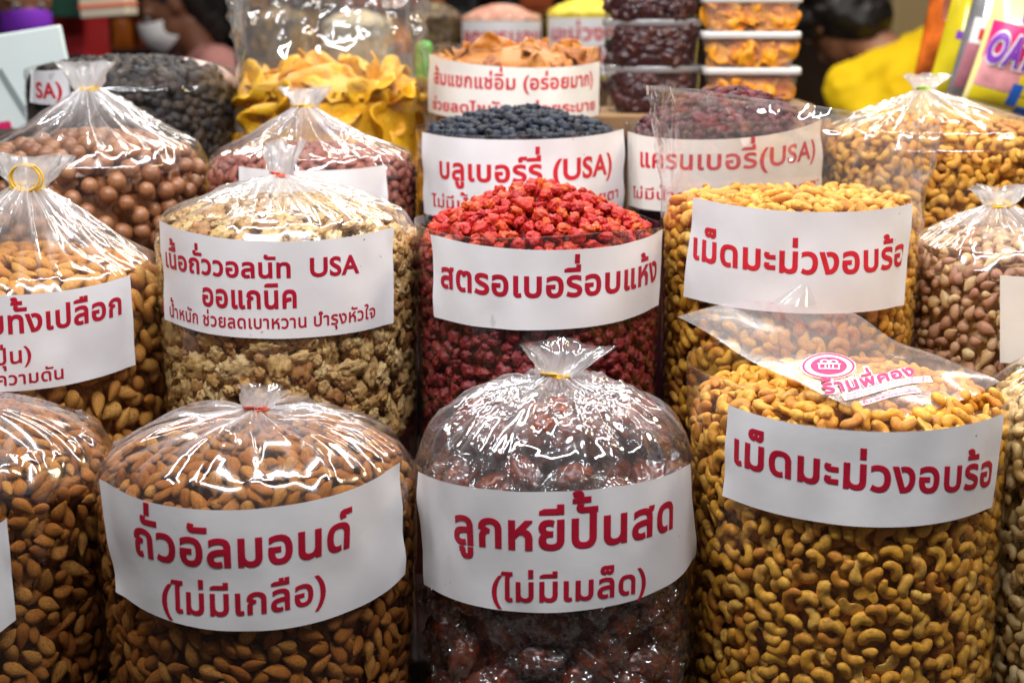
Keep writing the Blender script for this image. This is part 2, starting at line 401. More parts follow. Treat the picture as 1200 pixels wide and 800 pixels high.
kind('walnut', 'walnut', [blob((0.0122 * u, 0.0096 * v, 0.0050), 0.46, 2.7, i + 3, 26, 18, True, 0.0046) for i, (u, v) in enumerate([(1, 1), (1.2, 0.85), (0.8, 0.8), (0.65, 0.7), (1.1, 1.1), (0.9, 1.0), (1.3, 0.9)])])
kind('macadamia', 'macadamia', [blob((0.0112, 0.0110, 0.0108), 0.03, 1.2, i + 9, 18, 12, False, 0.0108) for i in range(4)])
kind('strawberry', 'strawberry', [blob((0.0090 * u, 0.0074 * v, 0.0066), 0.31, 2.3, i + 17, 26, 18, False, 0.0056) for i, (u, v) in enumerate([(1, 1), (1.15, 0.9), (0.85, 0.95), (1, 1.15), (0.75, 0.8), (1.2, 1.0)])])
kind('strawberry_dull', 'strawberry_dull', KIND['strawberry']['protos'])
kind('blueberry', 'blueberry', [blob((0.0070 * u, 0.0066, 0.0056), 0.26, 2.6, i + 29, 14, 10, False, 0.0056) for i, u in enumerate([1, 1.1, 0.9, 1.05, 0.85])])
kind('cranberry', 'cranberry', [blob((0.0078 * u, 0.0058, 0.0044), 0.38, 2.4, i + 39, 14, 10, True, 0.0042) for i, u in enumerate([1, 1.15, 0.85, 1.05])])
kind('pecan', 'pecan', [blob((0.0085 * u, 0.0052, 0.0040), 0.25, 2.2, i + 49, 12, 9, True, 0.0038) for i, u in enumerate([1, 1.2, 0.8, 1.0])])
kind('mixed', 'mixed', [almond(0.0178 * u, 0.0122 * v, 0.0092 * v, i + 60) for i, (u, v) in enumerate([(1, 1), (1.15, 0.95), (0.8, 1.1), (1.2, 1.1), (0.7, 0.9)])] + [cashew(90, 0.9)])
kind('raisin', 'raisin', [blob((0.0090 * u, 0.0070, 0.0056), 0.48, 2.9, i + 59, 18, 13, True, 0.0054) for i, u in enumerate([1, 1.15, 0.85, 1.0])])
kind('fruit_ball', 'date', [blob((0.0190 * u, 0.0150, 0.0130), 0.36, 2.4, i + 69, 30, 20, True, 0.0130) for i, u in enumerate([1, 1.1, 0.9, 1.0])])
def slab(L, wd, th, seed, curl=0.4, round_=2.2, nx=16, ny=10):
    u = np.linspace(-1, 1, nx); v = np.linspace(-1, 1, ny)
    U, W = np.meshgrid(u, v, indexing='ij')
    ang = np.arctan2(W, U); rr = np.maximum(np.abs(U), np.abs(W))
    er = 1 + 0.14 * (2 * vnoise(np.cos(ang) * 1.6 + seed * 3.7, np.sin(ang) * 1.6, seed) - 1)
    X = np.cos(ang) * rr * er * L / 2; Y = np.sin(ang) * rr * er * wd / 2
    Z = curl * wd * (0.5 * (W ** 2) * math.cos(seed) + 0.5 * (U ** 2) * math.sin(seed * 1.7)) + th * 1.5 * (vnoise(U * 1.8 + seed, W * 1.8, seed * 2.3) - 0.5) * 2
    t = th / 2 * np.sqrt(np.clip(1.04 - rr ** 2.5, 0.02, 1)) * (0.7 + 0.6 * vnoise(U * 3 + seed * 5, W * 3, 4.2))
    top = np.stack([X, Y, Z + t], -1).reshape(-1, 3); bot = np.stack([X, Y, Z - t], -1).reshape(-1, 3)
    f = grid_faces(nx, ny); n = nx * ny
    idx = np.arange(n).reshape(nx, ny)
    loop = np.concatenate([idx[0, :-1], idx[:-1, -1], idx[-1, :0:-1], idx[:0:-1, 0]])
    nx_ = np.roll(loop, -1)
    sides = np.stack([loop, loop + n, nx_ + n, nx_], 1)
    F = np.concatenate([f[:, ::-1], f + n, sides[:, ::-1]])
    V = np.concatenate([top, bot])
    r = max(th * 0.8, 0.004)
    sp = [((x * L * 0.3, y * wd * 0.3, 0), r) for x in (-1, 0, 1) for y in (-1, 0, 1)]
    return V, F, V / (wd / 2), sp, 2 * r
kind('mango', 'mango', [slab(0.105 * u, 0.058, 0.008, i + 1.3, 0.35) for i, u in enumerate([1, 1.2, 0.85, 1.1, 0.95])])
kind('apricot', 'apricot', [slab(0.052 * u, 0.044, 0.009, i + 2.1, 0.25) for i, u in enumerate([1, 1.1, 0.9, 1.0])])

def kmesh(k, i):
    K = KIND[k]
    if i not in K['meshes']:
        V, F, P, sp, t = K['protos'][i]
        K['meshes'][i] = mesh_np(k, V, F, M[K['mat']], True, {'p': P, 'tint': np.full(len(V), (i * 0.37) % 1.0)})
    return K['meshes'][i]

# ------------------------------------------------------------------ bags
class Bag:
    """one clear bag standing upright: axis (X, Y), radius R, rim height zr, base zb, heap height hd above the rim."""
    def __init__(s, px, half, Y, rim_py, hd, depth=0.40, taper=0.035, heap=2.2, rimfix=0.0):
        zg = at(px, rim_py, Y)[2]
        dep = (np.array([0, Y, zg - 0.06 - H]) @ FW)
        s.R = half / FPX * dep
        s.zr = at(px, rim_py, Y - s.R)[2] + rimfix
        s.X = (px - 600) / FPX * dep
        s.Y = Y; s.hd = hd; s.zb = s.zr - depth; s.taper = taper; s.heap = heap
        s.labels = []
    def rad_at(s, z):
        return s.R * (1 - s.taper * np.clip((s.zr - z) / 0.3, 0, 1.4))
    def prof(s, t):                                   # contents surface, t = r / R on the top
        t = np.asarray(t, float)
        return s.zr + s.hd * (1 - t ** s.heap) - 0.018 * np.clip((t - 0.86) / 0.14, 0, 1) ** 2
    def bulge(s, th, z):
        return 1 + 0.022 * (vnoise(np.cos(th) * 1.6 + s.X * 19, np.sin(th) * 1.6 + s.Y * 5, np.asarray(z) * 9) * 2 - 1)
    def pos(s, th, z, r):
        r = r * s.bulge(th, z)
        return np.stack([s.X + r * np.sin(th), s.Y - r * np.cos(th), z + 0 * th], -1)
    def hit(s, px, py):
        d = ray(px, py); z = s.zr - 0.1
        for _ in range(4):
            R = float(s.rad_at(z)) + 0.003
            o = CAM[:2] - np.array([s.X, s.Y])
            a = d[:2] @ d[:2]; b = 2 * o @ d[:2]; c = o @ o - R * R
            D = b * b - 4 * a * c
            t = (-b - math.sqrt(D)) / (2 * a) if D > 0 else -b / (2 * a)
            z = (CAM + d * t)[2]
        P = CAM + d * t
        return math.atan2(P[0] - s.X, -(P[1] - s.Y)), z
def quad3(a, b, c):
    """quadratic through three (theta, z) points as a function of u in 0..1, theta being linear-ish"""
    a, b, c = map(np.array, (a, b, c))
    tm = (b[0] - a[0]) / (c[0] - a[0])
    def f(u):
        u = np.asarray(u, float)
        th = a[0] + (c[0] - a[0]) * u
        # z: Lagrange at 0, tm, 1
        l0 = (u - tm) * (u - 1) / (tm); l1 = u * (u - 1) / (tm * (tm - 1)); l2 = u * (u - tm) / (1 - tm)
        return th, a[1] * l0 + b[1] * l1 + c[1] * l2
    return f

# ------------------------------------------------------------------ lettering (glyphs of Blender's built-in font, laid out by hand)
_G = {}
UPV = set("ิีึืั็")
TONE = set("่้๊๋์")
def _area(p):
    return 0.5 * sum(a[0] * b[1] - b[0] * a[1] for a, b in zip(p, p[1:] + p[:1]))
def _inside(q, p):
    r = False
    for a, b in zip(p, p[1:] + p[:1]):
        if (a[1] > q[1]) != (b[1] > q[1]) and q[0] < (b[0] - a[0]) * (q[1] - a[1]) / (b[1] - a[1]) + a[0]: r = not r
    return r
def _text(s, off):
    """outline of a string; strokes that overlap in the font are filled one by one so that none cancels another"""
    c = bpy.data.curves.new('t', 'FONT'); c.body = s; c.size = 1; c.resolution_u = 5
    o = bpy.data.objects.new('t', c); COL.objects.link(o)
    dg = bpy.context.evaluated_depsgraph_get(); dg.update()
    cu = o.evaluated_get(dg).to_curve(dg)
    loops = []
    for sp in cu.splines:
        pts = [(tuple(p.co[:2]), tuple(p.handle_left[:2]), tuple(p.handle_right[:2])) for p in sp.bezier_points]
        if len(pts) > 1: loops.append((pts, [p[0] for p in pts]))
    o.to_curve_clear()
    bpy.data.objects.remove(o); bpy.data.curves.remove(c)
    big = max(loops, key=lambda l: abs(_area(l[1])))
    sg = 1 if _area(big[1]) > 0 else -1
    outer = [l for l in loops if _area(l[1]) * sg > 0]; holes = [l for l in loops if _area(l[1]) * sg <= 0]
    bm = bmesh.new()
    for k, l in enumerate(outer):
        c2 = bpy.data.curves.new('t', 'CURVE'); c2.dimensions = '2D'; c2.resolution_u = 5; c2.fill_mode = 'FRONT' if off > 0 else 'BOTH'
        if off > 0: c2.bevel_depth = off; c2.bevel_resolution = 1
        for pts, _p in [l] + [h for h in holes if _inside(h[1][0], l[1])]:
            sp = c2.splines.new('BEZIER'); sp.bezier_points.add(len(pts) - 1); sp.use_cyclic_u = True
            for bp, (co, hl, hr) in zip(sp.bezier_points, pts):
                bp.handle_left_type = bp.handle_right_type = 'FREE'
                bp.co = (*co, 0); bp.handle_left = (*hl, 0); bp.handle_right = (*hr, 0)
        o2 = bpy.data.objects.new('t', c2); COL.objects.link(o2)
        dg = bpy.context.evaluated_depsgraph_get(); dg.update()
        m2 = bpy.data.meshes.new_from_object(o2.evaluated_get(dg))
        for v in m2.vertices: v.co.z += 0.012 * k
        bm.from_mesh(m2)
        bpy.data.objects.remove(o2); bpy.data.curves.remove(c2); bpy.data.meshes.remove(m2)
    m = bpy.data.meshes.new('t'); bm.to_mesh(m); bm.free()
    return m
def _plain(s):
    c = bpy.data.curves.new('t', 'FONT'); c.body = s; c.size = 1
    o = bpy.data.objects.new('t', c); COL.objects.link(o)
    dg = bpy.context.evaluated_depsgraph_get(); dg.update()
    m = bpy.data.meshes.new_from_object(o.evaluated_get(dg))
    bpy.data.objects.remove(o); bpy.data.curves.remove(c)
    return m
def _maxx(m):
    r = max((v.co.x for v in m.vertices), default=0); bpy.data.meshes.remove(m); return r
def glyph(ch, off):
    k = (ch, off)
    if k not in _G:
        adv = _maxx(_plain("I" + ch + "I")) - 0.424 if ch != ' ' else 0.26
        me = _text(ch, off) if ch != ' ' else None
        V, F = np.zeros((0, 3)), []
        if me is not None and len(me.vertices):
            bm = bmesh.new(); bm.from_mesh(me); bpy.data.meshes.remove(me)
            bmesh.ops.remove_doubles(bm, verts=bm.verts, dist=1e-5)
            x0 = min(v.co.x for v in bm.verts); x1 = max(v.co.x for v in bm.verts)
            x = x0 + 0.09
            while x < x1:
                bmesh.ops.bisect_plane(bm, geom=bm.verts[:] + bm.edges[:] + bm.faces[:], plane_co=(x, 0, 0), plane_no=(1, 0, 0))
                x += 0.09
            bmesh.ops.triangulate(bm, faces=bm.faces)
            bm.verts.index_update()
            V = np.array([v.co[:] for v in bm.verts]); F = np.array([[v.index for v in f.verts] for f in bm.faces])
            bm.free()
        _G[k] = (V, F, adv)
    return _G[k]
def layout(s, off=0.03, track=0.03, shear=0.0):
    x = 0.0; Vs, Fs, n = [], [], 0; base = ''; prev = ''
    for i, ch in enumerate(s):
        V, F, adv = glyph(ch, off)
        dx = dy = 0.0
        mark = ch in UPV or ch in TONE or ch in "ุู"
        if mark:
            dx = -track
            if base in "ปฟฝ" and ch not in "ุู": dx -= 0.10
            if ch not in 'ุู': dy = 0.035 + off
            else: dy = -0.5 * off
            if ch in TONE:
                if prev in UPV or (i + 1 < len(s) and s[i + 1] == 'ำ'): dy += 0.19 + 0.5 * off + (0.03 if prev in "ีื" else 0)
                if prev in UPV: dx -= 0.04
        if len(V):
            W = V.copy(); W[:, 0] += x + dx + shear * V[:, 1]; W[:, 1] += dy
            Vs.append(W); Fs.append(F + n); n += len(W)
        if not mark:
            x += adv + track; base = ch
        prev = ch
    V = np.concatenate(Vs); F = np.concatenate(Fs)
    x0 = V[:, 0].min(); V[:, 0] -= x0
    return V, F, V[:, 0].max()

def add_label(bag, root, pts, lines, mat='paper', ink='red', bold=0.034):
    """pts: TL TM TR BL BM BR in photo pixels; lines: (text, left, mid, right baseline pixels, height of a small letter in pixels, bold)"""
    h = [bag.hit(*p) for p in pts]
    ft, fb = quad3(*h[:3]), quad3(*h[3:])
    nu, nv = 72, 14
    u, v = np.meshgrid(np.linspace(0, 1, nu), np.linspace(0, 1, nv))
    tt, tz = ft(u); bt, bz = fb(u)
    th = tt * (1 - v) + bt * v; z = tz * (1 - v) + bz * v
    wob = 0.0030 * (vnoise(th * 5 + bag.X * 30, z * 22, bag.Y * 9) - 0.4) + 0.0035 * np.maximum(np.abs(u - 0.5) * 2 - 0.93, 0) / 0.07 * vnoise(z * 40, u * 3, bag.X * 17)
    r = bag.rad_at(z) + 0.0026 + wob
    V = bag.pos(th, z, r).reshape(-1, 3) - np.array(root.location)
    lab = link('paper_label', mesh_np('paper_label', V, grid_faces(nv, nu), M[mat]), root)
    bag.labels.append((h, ft, fb))
    VV, FF, n = [], [], 0
    for ln in lines:
        txt, L, Mi, R_, xh = ln[:5]
        f = quad3(bag.hit(*L), bag.hit(*Mi), bag.hit(*R_))
        m1 = bag.hit(Mi[0], Mi[1] - xh); m0 = bag.hit(*Mi)
        size = (m1[1] - m0[1]) / 0.55
        V, F, W = layout(txt, ln[5] if len(ln) > 5 else bold)
        t2, z2 = f(V[:, 0] / W)
        z2 = z2 + V[:, 1] * size
        wob = 0.0030 * (vnoise(t2 * 5 + bag.X * 30, z2 * 22, bag.Y * 9) - 0.4)
        VV.append(bag.pos(t2, z2, bag.rad_at(z2) + 0.0026 + 0.0003 + 0.006 * np.maximum(V[:, 2], 0) + wob)); FF.append(F + n); n += len(V)
    if VV:
        V = np.concatenate(VV) - np.array(root.location)
        link('lettering', mesh_np('lettering', V, np.concatenate(FF), M[ink], False), lab)
    return lab
def in_label(bag, th, z, mar):
    for h, ft, fb in bag.labels:
        a, b = h[0][0], h[2][0]
        if a + mar / bag.R < th < b - mar / bag.R:
            u = (th - a) / (b - a)
            if float(fb(u)[1]) + mar < z < float(ft(u)[1]) - mar:
                return True
    return False

# ------------------------------------------------------------------ filling a bag: nuts are dropped one by one against the film until nothing more fits
WIDE = ('strawberry', 'walnut', 'mixed', 'blueberry', 'cranberry', 'raisin')
def fill(bag, kd, zmin, tries=(2200, 2600), bury=1.5, tilt=0.3, squash=0.82, rise=0.2, thmax=112, gap=0.0015, kds=None):
    K = KIND[kd]
    rr = random.Random(int(bag.X * 1e4) + 5)
    # profile as (r, z, nr, nz, kind)
    zs = np.linspace(zmin, bag.zr - 0.018, 40)
    ts = np.linspace(1, 0.0, 60)
    pr = np.concatenate([bag.rad_at(zs), bag.R * ts[1:]]); pz = np.concatenate([zs, bag.prof(ts[1:])])
    dr, dz = np.gradient(pr), np.gradient(pz)
    ln = np.hypot(dr, dz) + 1e-9
    nr, nz = dz / ln, -dr / ln
    cum = np.cumsum(ln * np.maximum(pr, 0.004)); cum /= cum[-1]
    out = []
    CA = np.zeros((60000, 3)); RA = np.zeros(60000); cn = 0
    for ps, (n_try, dmax_f) in enumerate(((tries[0], 0.3), (tries[1], bury))):
        for _ in range(n_try):
            i = int(np.searchsorted(cum, rr.random())); i = min(i, len(pr) - 1)
            side = i < 40
            th = rad(rr.uniform(-thmax, thmax)) if side else rr.uniform(-math.pi, math.pi)
            r0, z0 = pr[i], pz[i]
            if side and in_label(bag, th, z0, 0.014): continue
            st, ct = math.sin(th), math.cos(th)
            rb = r0 * float(bag.bulge(th, z0))
            P = np.array([bag.X + rb * st, bag.Y - rb * ct, z0]); Nn = np.array([nr[i] * st, -nr[i] * ct, nz[i]])
            px, py, dep = project(P)
            if px < -260 or px > 1470 or py > 930: continue
            vd = CAM - P
            if Nn @ vd < -0.30 * np.linalg.norm(vd): continue
            T1 = np.array([ct, st, 0.0]); T2 = np.cross(Nn, T1)
            ph = rr.uniform(0, 2 * math.pi)
            tl = tilt * ((0.45 if 'cashew' in kd else 1.0) if side else 1.35)
            zx = Nn + rr.gauss(0, tl) * T1 + rr.gauss(0, tl) * T2; zx /= np.linalg.norm(zx)
            if rr.random() < 0.5: zx = -zx
            xx = math.cos(ph) * T1 + math.sin(ph) * T2; xx -= zx * (xx @ zx); xx /= np.linalg.norm(xx)
            Rm = np.stack([xx, np.cross(zx, xx), zx], 1)
            vi = rr.randrange(len(K['protos'])); sc = rr.uniform(0.9, 1.1) if kd not in WIDE else rr.uniform(0.68, 1.2)
            _, _, _, sp, thick = K['protos'][vi]
            c = np.array([q[0] for q in sp]) @ Rm.T * sc; rs = np.array([q[1] for q in sp]) * sc
            e = float(np.max(c @ Nn + rs))
            d = gap if side or r0 > (0.72 if kd == 'fruit_ball' else 0.9) * bag.R else -rr.uniform(0, rise) * thick
            P0 = P - Nn * e
            cc = P0 + c
            if cn:
                C, Rr = CA[:cn], RA[:cn]
                near = np.abs(C - P).max(1) < 0.05
                if near.any():
                    Cn, Rn = C[near], Rr[near]
                    rel = cc[:, None, :] - Cn[None]
                    a = rel @ Nn
                    lat2 = (rel ** 2).sum(-1) - a * a
                    q = ((rs[:, None] + Rn[None]) * squash) ** 2 - lat2
                    ok = q > 0
                    if ok.any():
                        d = max(d, float((a[ok] + np.sqrt(q[ok])).max()))
            if d > dmax_f * thick: continue
            pos = P0 - Nn * d
            out.append((pos, Rm, sc, vi, side, dep, th, z0, d / thick))
            CA[cn:cn + len(rs)] = c + pos; RA[cn:cn + len(rs)] = rs; cn += len(rs)
    return out
def stuff_mesh(bag, kd, items, zmin, core):
    """everything not built as single nuts, and the mass of nuts further in"""
    K = KIND[kd]
    Vs, Fs, Ps, Ts, n = [], [], [], [], 0
    for pos, Rm, sc, vi, *_ in items:
        V, F, P, *_r = K['protos'][vi]
        Vs.append((V * sc) @ Rm.T + pos); Fs.append(F + n); Ps.append(P); Ts.append(np.full(len(V), random.random())); n += len(V)
    zs = np.linspace(bag.zb + 0.004, bag.zr - 0.02, 40); ts = np.linspace(1, 0.02, 30)
    th = np.linspace(0, 2 * math.pi, 120, endpoint=False)
    rr = np.concatenate([bag.rad_at(zs) - core, np.maximum(bag.R * ts - core * sstep(0.2, 1, ts), 0.001)])
    zz = np.concatenate([zs, bag.prof(ts) - core])
    A, B = np.meshgrid(th, np.arange(len(rr)))
    r = rr[B]; z = zz[B]
    nz = 0.5 * core * (vnoise(np.sin(A) * r * 90 + 7, np.cos(A) * r * 90, z * 90) - 0.5)
    r = np.maximum(r + nz, 0.0005)
    V = bag.pos(A, z, r).reshape(-1, 3)
    Vs.append(V); Fs.append(grid_faces(len(rr), 120, True, n)); Ps.append(V / 0.011); Ts.append(np.full(len(V), 0.3)); n += len(V)
    return mesh_np(kd, np.concatenate(Vs), np.concatenate(Fs), M[K['mat']], True, {'p': np.concatenate(Ps), 'tint': np.concatenate(Ts)})

# ------------------------------------------------------------------ the film of a bag
NT = 216
def film_side_rows(bag, seed, amp=0.0012):
    zs = np.linspace(bag.zb, bag.zr - 0.018, 34)
    th = np.linspace(0, 2 * math.pi, NT, endpoint=False)
    A, Z = np.meshgrid(th, zs)
    r = bag.rad_at(Z) + 0.0006 + amp * ridged(np.cos(A) * 5 + seed, np.sin(A) * 5, Z * 9) * 0.8
    return A, Z, r
def tied_film(bag, root, neck, seed, hn=None, amp=1.0, tent_p=1.05, rn=0.0085, pleat=1.0, crumple=0.0, top='film'):
    """film up the side, over the heap and gathered into the neck at point NECK"""
    A, Z, r = film_side_rows(bag, seed)
    V1 = bag.pos(A, Z, r)
    ts = np.linspace(1.0, 0.0, 96)[1:] ** 0.9
    th = np.linspace(0, 2 * math.pi, NT, endpoint=False)
    A2, T = np.meshgrid(th, ts)
    tn = rn / bag.R
    rr = rn + (bag.R - rn) * T + 0.0012
    hn_ = neck[2] - bag.zr
    tent = bag.zr - 0.016 + (hn_ + 0.016) * (1 - T) ** tent_p
    hug = bag.prof(T) + 0.004
    k = 0.008
    zz = np.log(np.exp(np.clip((tent - bag.zr) / k, -40, 40)) + np.exp(np.clip((hug - bag.zr) / k, -40, 40))) * k + bag.zr - k * 0.15
    # the tent wins near the neck
    zz = np.where(T < 0.12, zz * 0 + (tent * (1 - T / 0.12) + zz * T / 0.12), zz)
    zz = np.minimum(zz, neck[2] + 0.0 * T)
    c, s_ = np.cos(A2), np.sin(A2)
    fade = sstep(1.0, 0.86, T)
    lim = np.minimum(1, rr / 0.045)
    p1 = ridged(c * 2.6 + seed * 3.1, s_ * 2.6 + 5, rr * 4 + seed) - 0.45
    tw = 0.35 * (vnoise(c * 1.5 + seed, s_ * 1.5, rr * 9) - 0.5)
    cw, sw = np.cos(A2 + tw), np.sin(A2 + tw)
    p2 = ridged(cw * 6.0 + seed * 1.7, sw * 6.0, rr * 5 + seed * 2) - 0.45
    p3 = ridged(cw * 14 + seed, sw * 14, rr * 8) - 0.45
    x, y = rr * s_, rr * c
    c1 = ridged(x * 34 + seed * 9, y * 34, seed * 1.3) - 0.45
    c2 = ridged(x * 85 + seed * 5, y * 85, seed * 0.7) - 0.45
    near = sstep(0.95, 0.25, T)
    dz = fade * amp * (lim * (0.009 * pleat * p1 * near + 0.0085 * pleat * p2 * (0.5 + 0.5 * near) + 0.0032 * pleat * p3 * (0.4 + 0.6 * near)) + (0.0012 + 0.0045 * crumple) * c1 * sstep(0.1, 0.5, T) + (0.0003 + 0.0022 * crumple) * c2)
    zz = np.maximum(zz + dz, hug - 0.001 + 0 * dz)
    rr2 = (rr + fade * lim * 0.004 * p2) * (1 + (bag.bulge(A2, zz) - 1) * sstep(0.1, 0.6, T))
    wN = (1 - T) ** 1.2
    X = bag.X + rr2 * s_ + (neck[0] - bag.X) * wN
    Y = bag.Y - rr2 * c + (neck[1] - bag.Y) * wN
    V2 = np.stack([X, Y, zz], -1)
    V = np.concatenate([V1.reshape(-1, 3), V2.reshape(-1, 3)])
    g = np.concatenate([np.zeros(V1.shape[0] * NT), (np.exp(-(rr - rn) / 0.034) * (0.55 + 0.45 * p3) + 0.45 * fade * sstep(0.36, 0.55, p2) * (0.3 + 0.7 * near) + 0.16 * fade * sstep(0.42, 0.56, p3) * (0.4 + 0.6 * near)).ravel()])
    F = grid_faces(V1.shape[0] + V2.shape[0], NT, True)
    fm = np.zeros(len(F), int); fm[: (V1.shape[0] - 1) * NT] = 1
    return link('bag_film', mesh_np('bag_film', V - np.array(root.location), F, [M[top], M['film_side']], True, {'g': np.clip(g, 0, 1)}, fm), root)
def tuft(root, neck, ht, seed, lean=(0, 0), rn=0.009, flare=2.0, flat=(1.25, 0.75), uneven=0.35, mat='film_neck'):
    nv, nt = 22, 96
    th = np.linspace(0, 2 * math.pi, nt, endpoint=False); v = np.linspace(0, 1, nv)
    A, Vv = np.meshgrid(th, v)
    c, s_ = np.cos(A), np.sin(A)
    fold = ridged(c * 2.0 + seed * 2.3, s_ * 2.0, Vv * 0.7 + seed) - 0.5
    fold2 = ridged(c * 4.6 + seed * 1.1, s_ * 4.6, Vv * 1.6) - 0.5
    r = rn * (1 + flare * Vv ** 1.25) * (1 + 0.55 * fold * (0.4 + Vv) + 0.35 * fold2)
    hh = ht * (1 - uneven * vnoise(c[0] * 1.6 + seed * 4, s_[0] * 1.6, seed))[None, :]
    z = Vv * hh
    P = np.stack([neck[0] + r * s_ * flat[0] + lean[0] * Vv * ht, neck[1] - r * c * flat[1] + lean[1] * Vv * ht, neck[2] - 0.003 + z], -1).reshape(-1, 3)
    return link('tied_neck', mesh_np('tied_neck', P - np.array(root.location), grid_faces(nv, nt, True), M[mat], True, {'g': (1 - Vv).ravel()}), root)
def ring_mesh(cx, cy, cz, r, t, seed, turns=3, tilt=0.15):
    """a thin rubber band wound a few times round the neck"""
    n, m = 40 * turns, 6
    a = np.linspace(0, 2 * math.pi * turns, n)
    rr = r * (1 + 0.12 * np.sin(a * 0.7 + seed)); zz = (a / (2 * math.pi) - turns / 2) * t * 1.2 + tilt * r * np.sin(a + seed)
    cpt = np.stack([cx + rr * np.sin(a), cy - rr * np.cos(a) * 0.9, cz + zz], 1)
    rd = np.stack([np.sin(a), -np.cos(a), 0 * a], 1)
    ph = np.linspace(0, 2 * math.pi, m, endpoint=False)
    V = cpt[:, None] + t * (np.cos(ph)[None, :, None] * rd[:, None] + np.sin(ph)[None, :, None] * np.array([0, 0, 1.0]))
    return V.reshape(-1, 3), grid_faces(n, m, True)
def band(root, neck, mat, seed, r=0.0105, t=0.0011):
    V, F = ring_mesh(neck[0], neck[1], neck[2], r, t, seed)
    return link('rubber_band', mesh_np('rubber_band', V - np.array(root.location), F, M[mat]), root)
def open_film(bag, root, seed, collar, flare=0.0, amp=0.002, crump=0.004, mat='film'):
    """film of an open bag: the side and a collar standing COLLAR(theta) above the rim"""
    A, Z, r = film_side_rows(bag, seed)
    V1 = bag.pos(A, Z, r)
    th = np.linspace(0, 2 * math.pi, NT, endpoint=False); v = np.linspace(0, 1, 40)[1:]
    A2, Vv = np.meshgrid(th, v)
    hc = np.vectorize(collar)(th)[None, :]
    z = bag.zr - 0.018 + Vv * (hc + 0.018)
    lb = sstep(0.12, 0.5, Vv)
    r2 = bag.R + 0.0010 - 0.0008 * (1 - lb) + lb * (flare * Vv * (hc + 0.018) + crump * Vv * (ridged(np.cos(A2) * 3 + seed, np.sin(A2) * 3, z * 14 + seed) - 0.5) * 2 + crump * 0.4 * Vv * (ridged(np.cos(A2) * 9 + seed, np.sin(A2) * 9, z * 40) - 0.5) * 2)
    V2 = bag.pos(A2, z, r2)
    V = np.concatenate([V1.reshape(-1, 3), V2.reshape(-1, 3)])
    F = grid_faces(V1.shape[0] + V2.shape[0], NT, True)
    fm = np.zeros(len(F), int); fm[: (V1.shape[0] - 1) * NT] = 1
    g = np.concatenate([np.zeros(V1.shape[0] * NT), (0.30 * sstep(0.955, 1.0, Vv) + 0.28 * sstep(0.35, 0.55, ridged(np.cos(A2) * 3 + seed, np.sin(A2) * 3, z * 14 + seed) - 0.45) * lb * min(1.0, crump / 0.01)).ravel()])
    return link('bag_film', mesh_np('bag_film', V - np.array(root.location), F, [M[mat], M['film_side']], True, {'g': g}, fm), root)

# ------------------------------------------------------------------ the stepped stand the bags are set out on
M['stand'] = plain('dark_cloth', (0.05, 0.035, 0.03), 0.8, 0.2, 0.3, 20)
stand = thing('display_stand', (0, 1.4, 0), 'dark stepped stand under the rows of nut bags', 'display stand')
def step(y0, y1, z):
    b = bmesh.new(); box_bm(3.6, y1 - y0, z, (0, (y0 + y1) / 2 - 1.4, z / 2), 0.004, b)
    link('stand_step', bm_mesh('stand_step', b, M['stand']), stand)

# ------------------------------------------------------------------ all the bags, measured off the photograph
BAGS = []
def bag(key, b, name, label, kd, noun, where, **kw):
    b.key, b.kd, b.noun, b.where, b.kw = key, kd, noun, where, kw
    b.root = thing(name, (b.X, b.Y, b.zb), label, 'bag', kw.get('group'))
    BAGS.append(b)
    return b
Y1, Y2, Y3, Y4 = 1.60, 1.87, 2.17, 2.52
TA = "เม็ดมะม่วงอบร้อน"
# front row
b = bag('almond', Bag(304, 184, Y1 - 0.02, 594, 0.042, heap=2.8), 'nut_bag', 'clear bag of shelled almonds tied with a red band, wide white two-line label', 'almond', 'almond', 'the red-banded almond bag')
add_label(b, b.root, [(119, 560), (295, 597), (466, 541), (137, 693), (300, 740), (472, 672)],
          [("ถั่วอัลมอนด์", (159, 647), (285, 663), (412, 639), 31, 0.029), ("(ไม่มีเกลือ)", (190, 713), (285, 720), (383, 702), 24, 0.025)])
b = bag('date', Bag(649, 162, Y1, 573, 0.058, heap=3.2), 'fruit_bag', 'clear bag of dark wrapped fruit balls with a yellow band and white two-line label', 'fruit_ball', 'fruit_ball', 'the wrapped fruit ball bag')
add_label(b, b.root, [(491, 552), (650, 576), (808, 543), (498, 684), (650, 717), (813, 650)],
          [("ลูกหยีปั้นสด", (532, 634), (650, 642), (788, 617), 32, 0.029), ("(ไม่มีเมล็ด)", (576, 702), (660, 703), (756, 691), 22, 0.025)])
b = bag('cashew', Bag(990, 184, Y1 + 0.03, 504, 0.019), 'cashew_bag', 'open front bag of roasted cashews with a printed clear flap folded over its mouth', 'cashew', 'cashew_nut', 'the open front cashew bag')
add_label(b, b.root, [(855, 474), (1005, 505), (1174, 484), (850, 580), (1003, 616), (1163, 594)],
          [(TA[:-1], (862, 541), (1010, 573), (1163, 567), 28, 0.029)])
b = bag('almond_l', Bag(-48, 186, Y1 - 0.01, 585, 0.050), 'nut_bag', 'clear bag of shelled almonds at the photo edge, label mostly out of view', 'almond', 'almond', 'the almond bag at the photo edge')
add_label(b, b.root, [(-226, 560), (-50, 640), (7, 606), (-222, 740), (-50, 770), (19, 726)], [])
b = bag('cashew_r', Bag(1332, 182, Y1 + 0.02, 520, 0.05), 'cashew_bag', 'bag of pale cashews partly outside the photo beside the open cashew bag', 'cashew_pale', 'cashew_nut', 'the pale cashew bag')
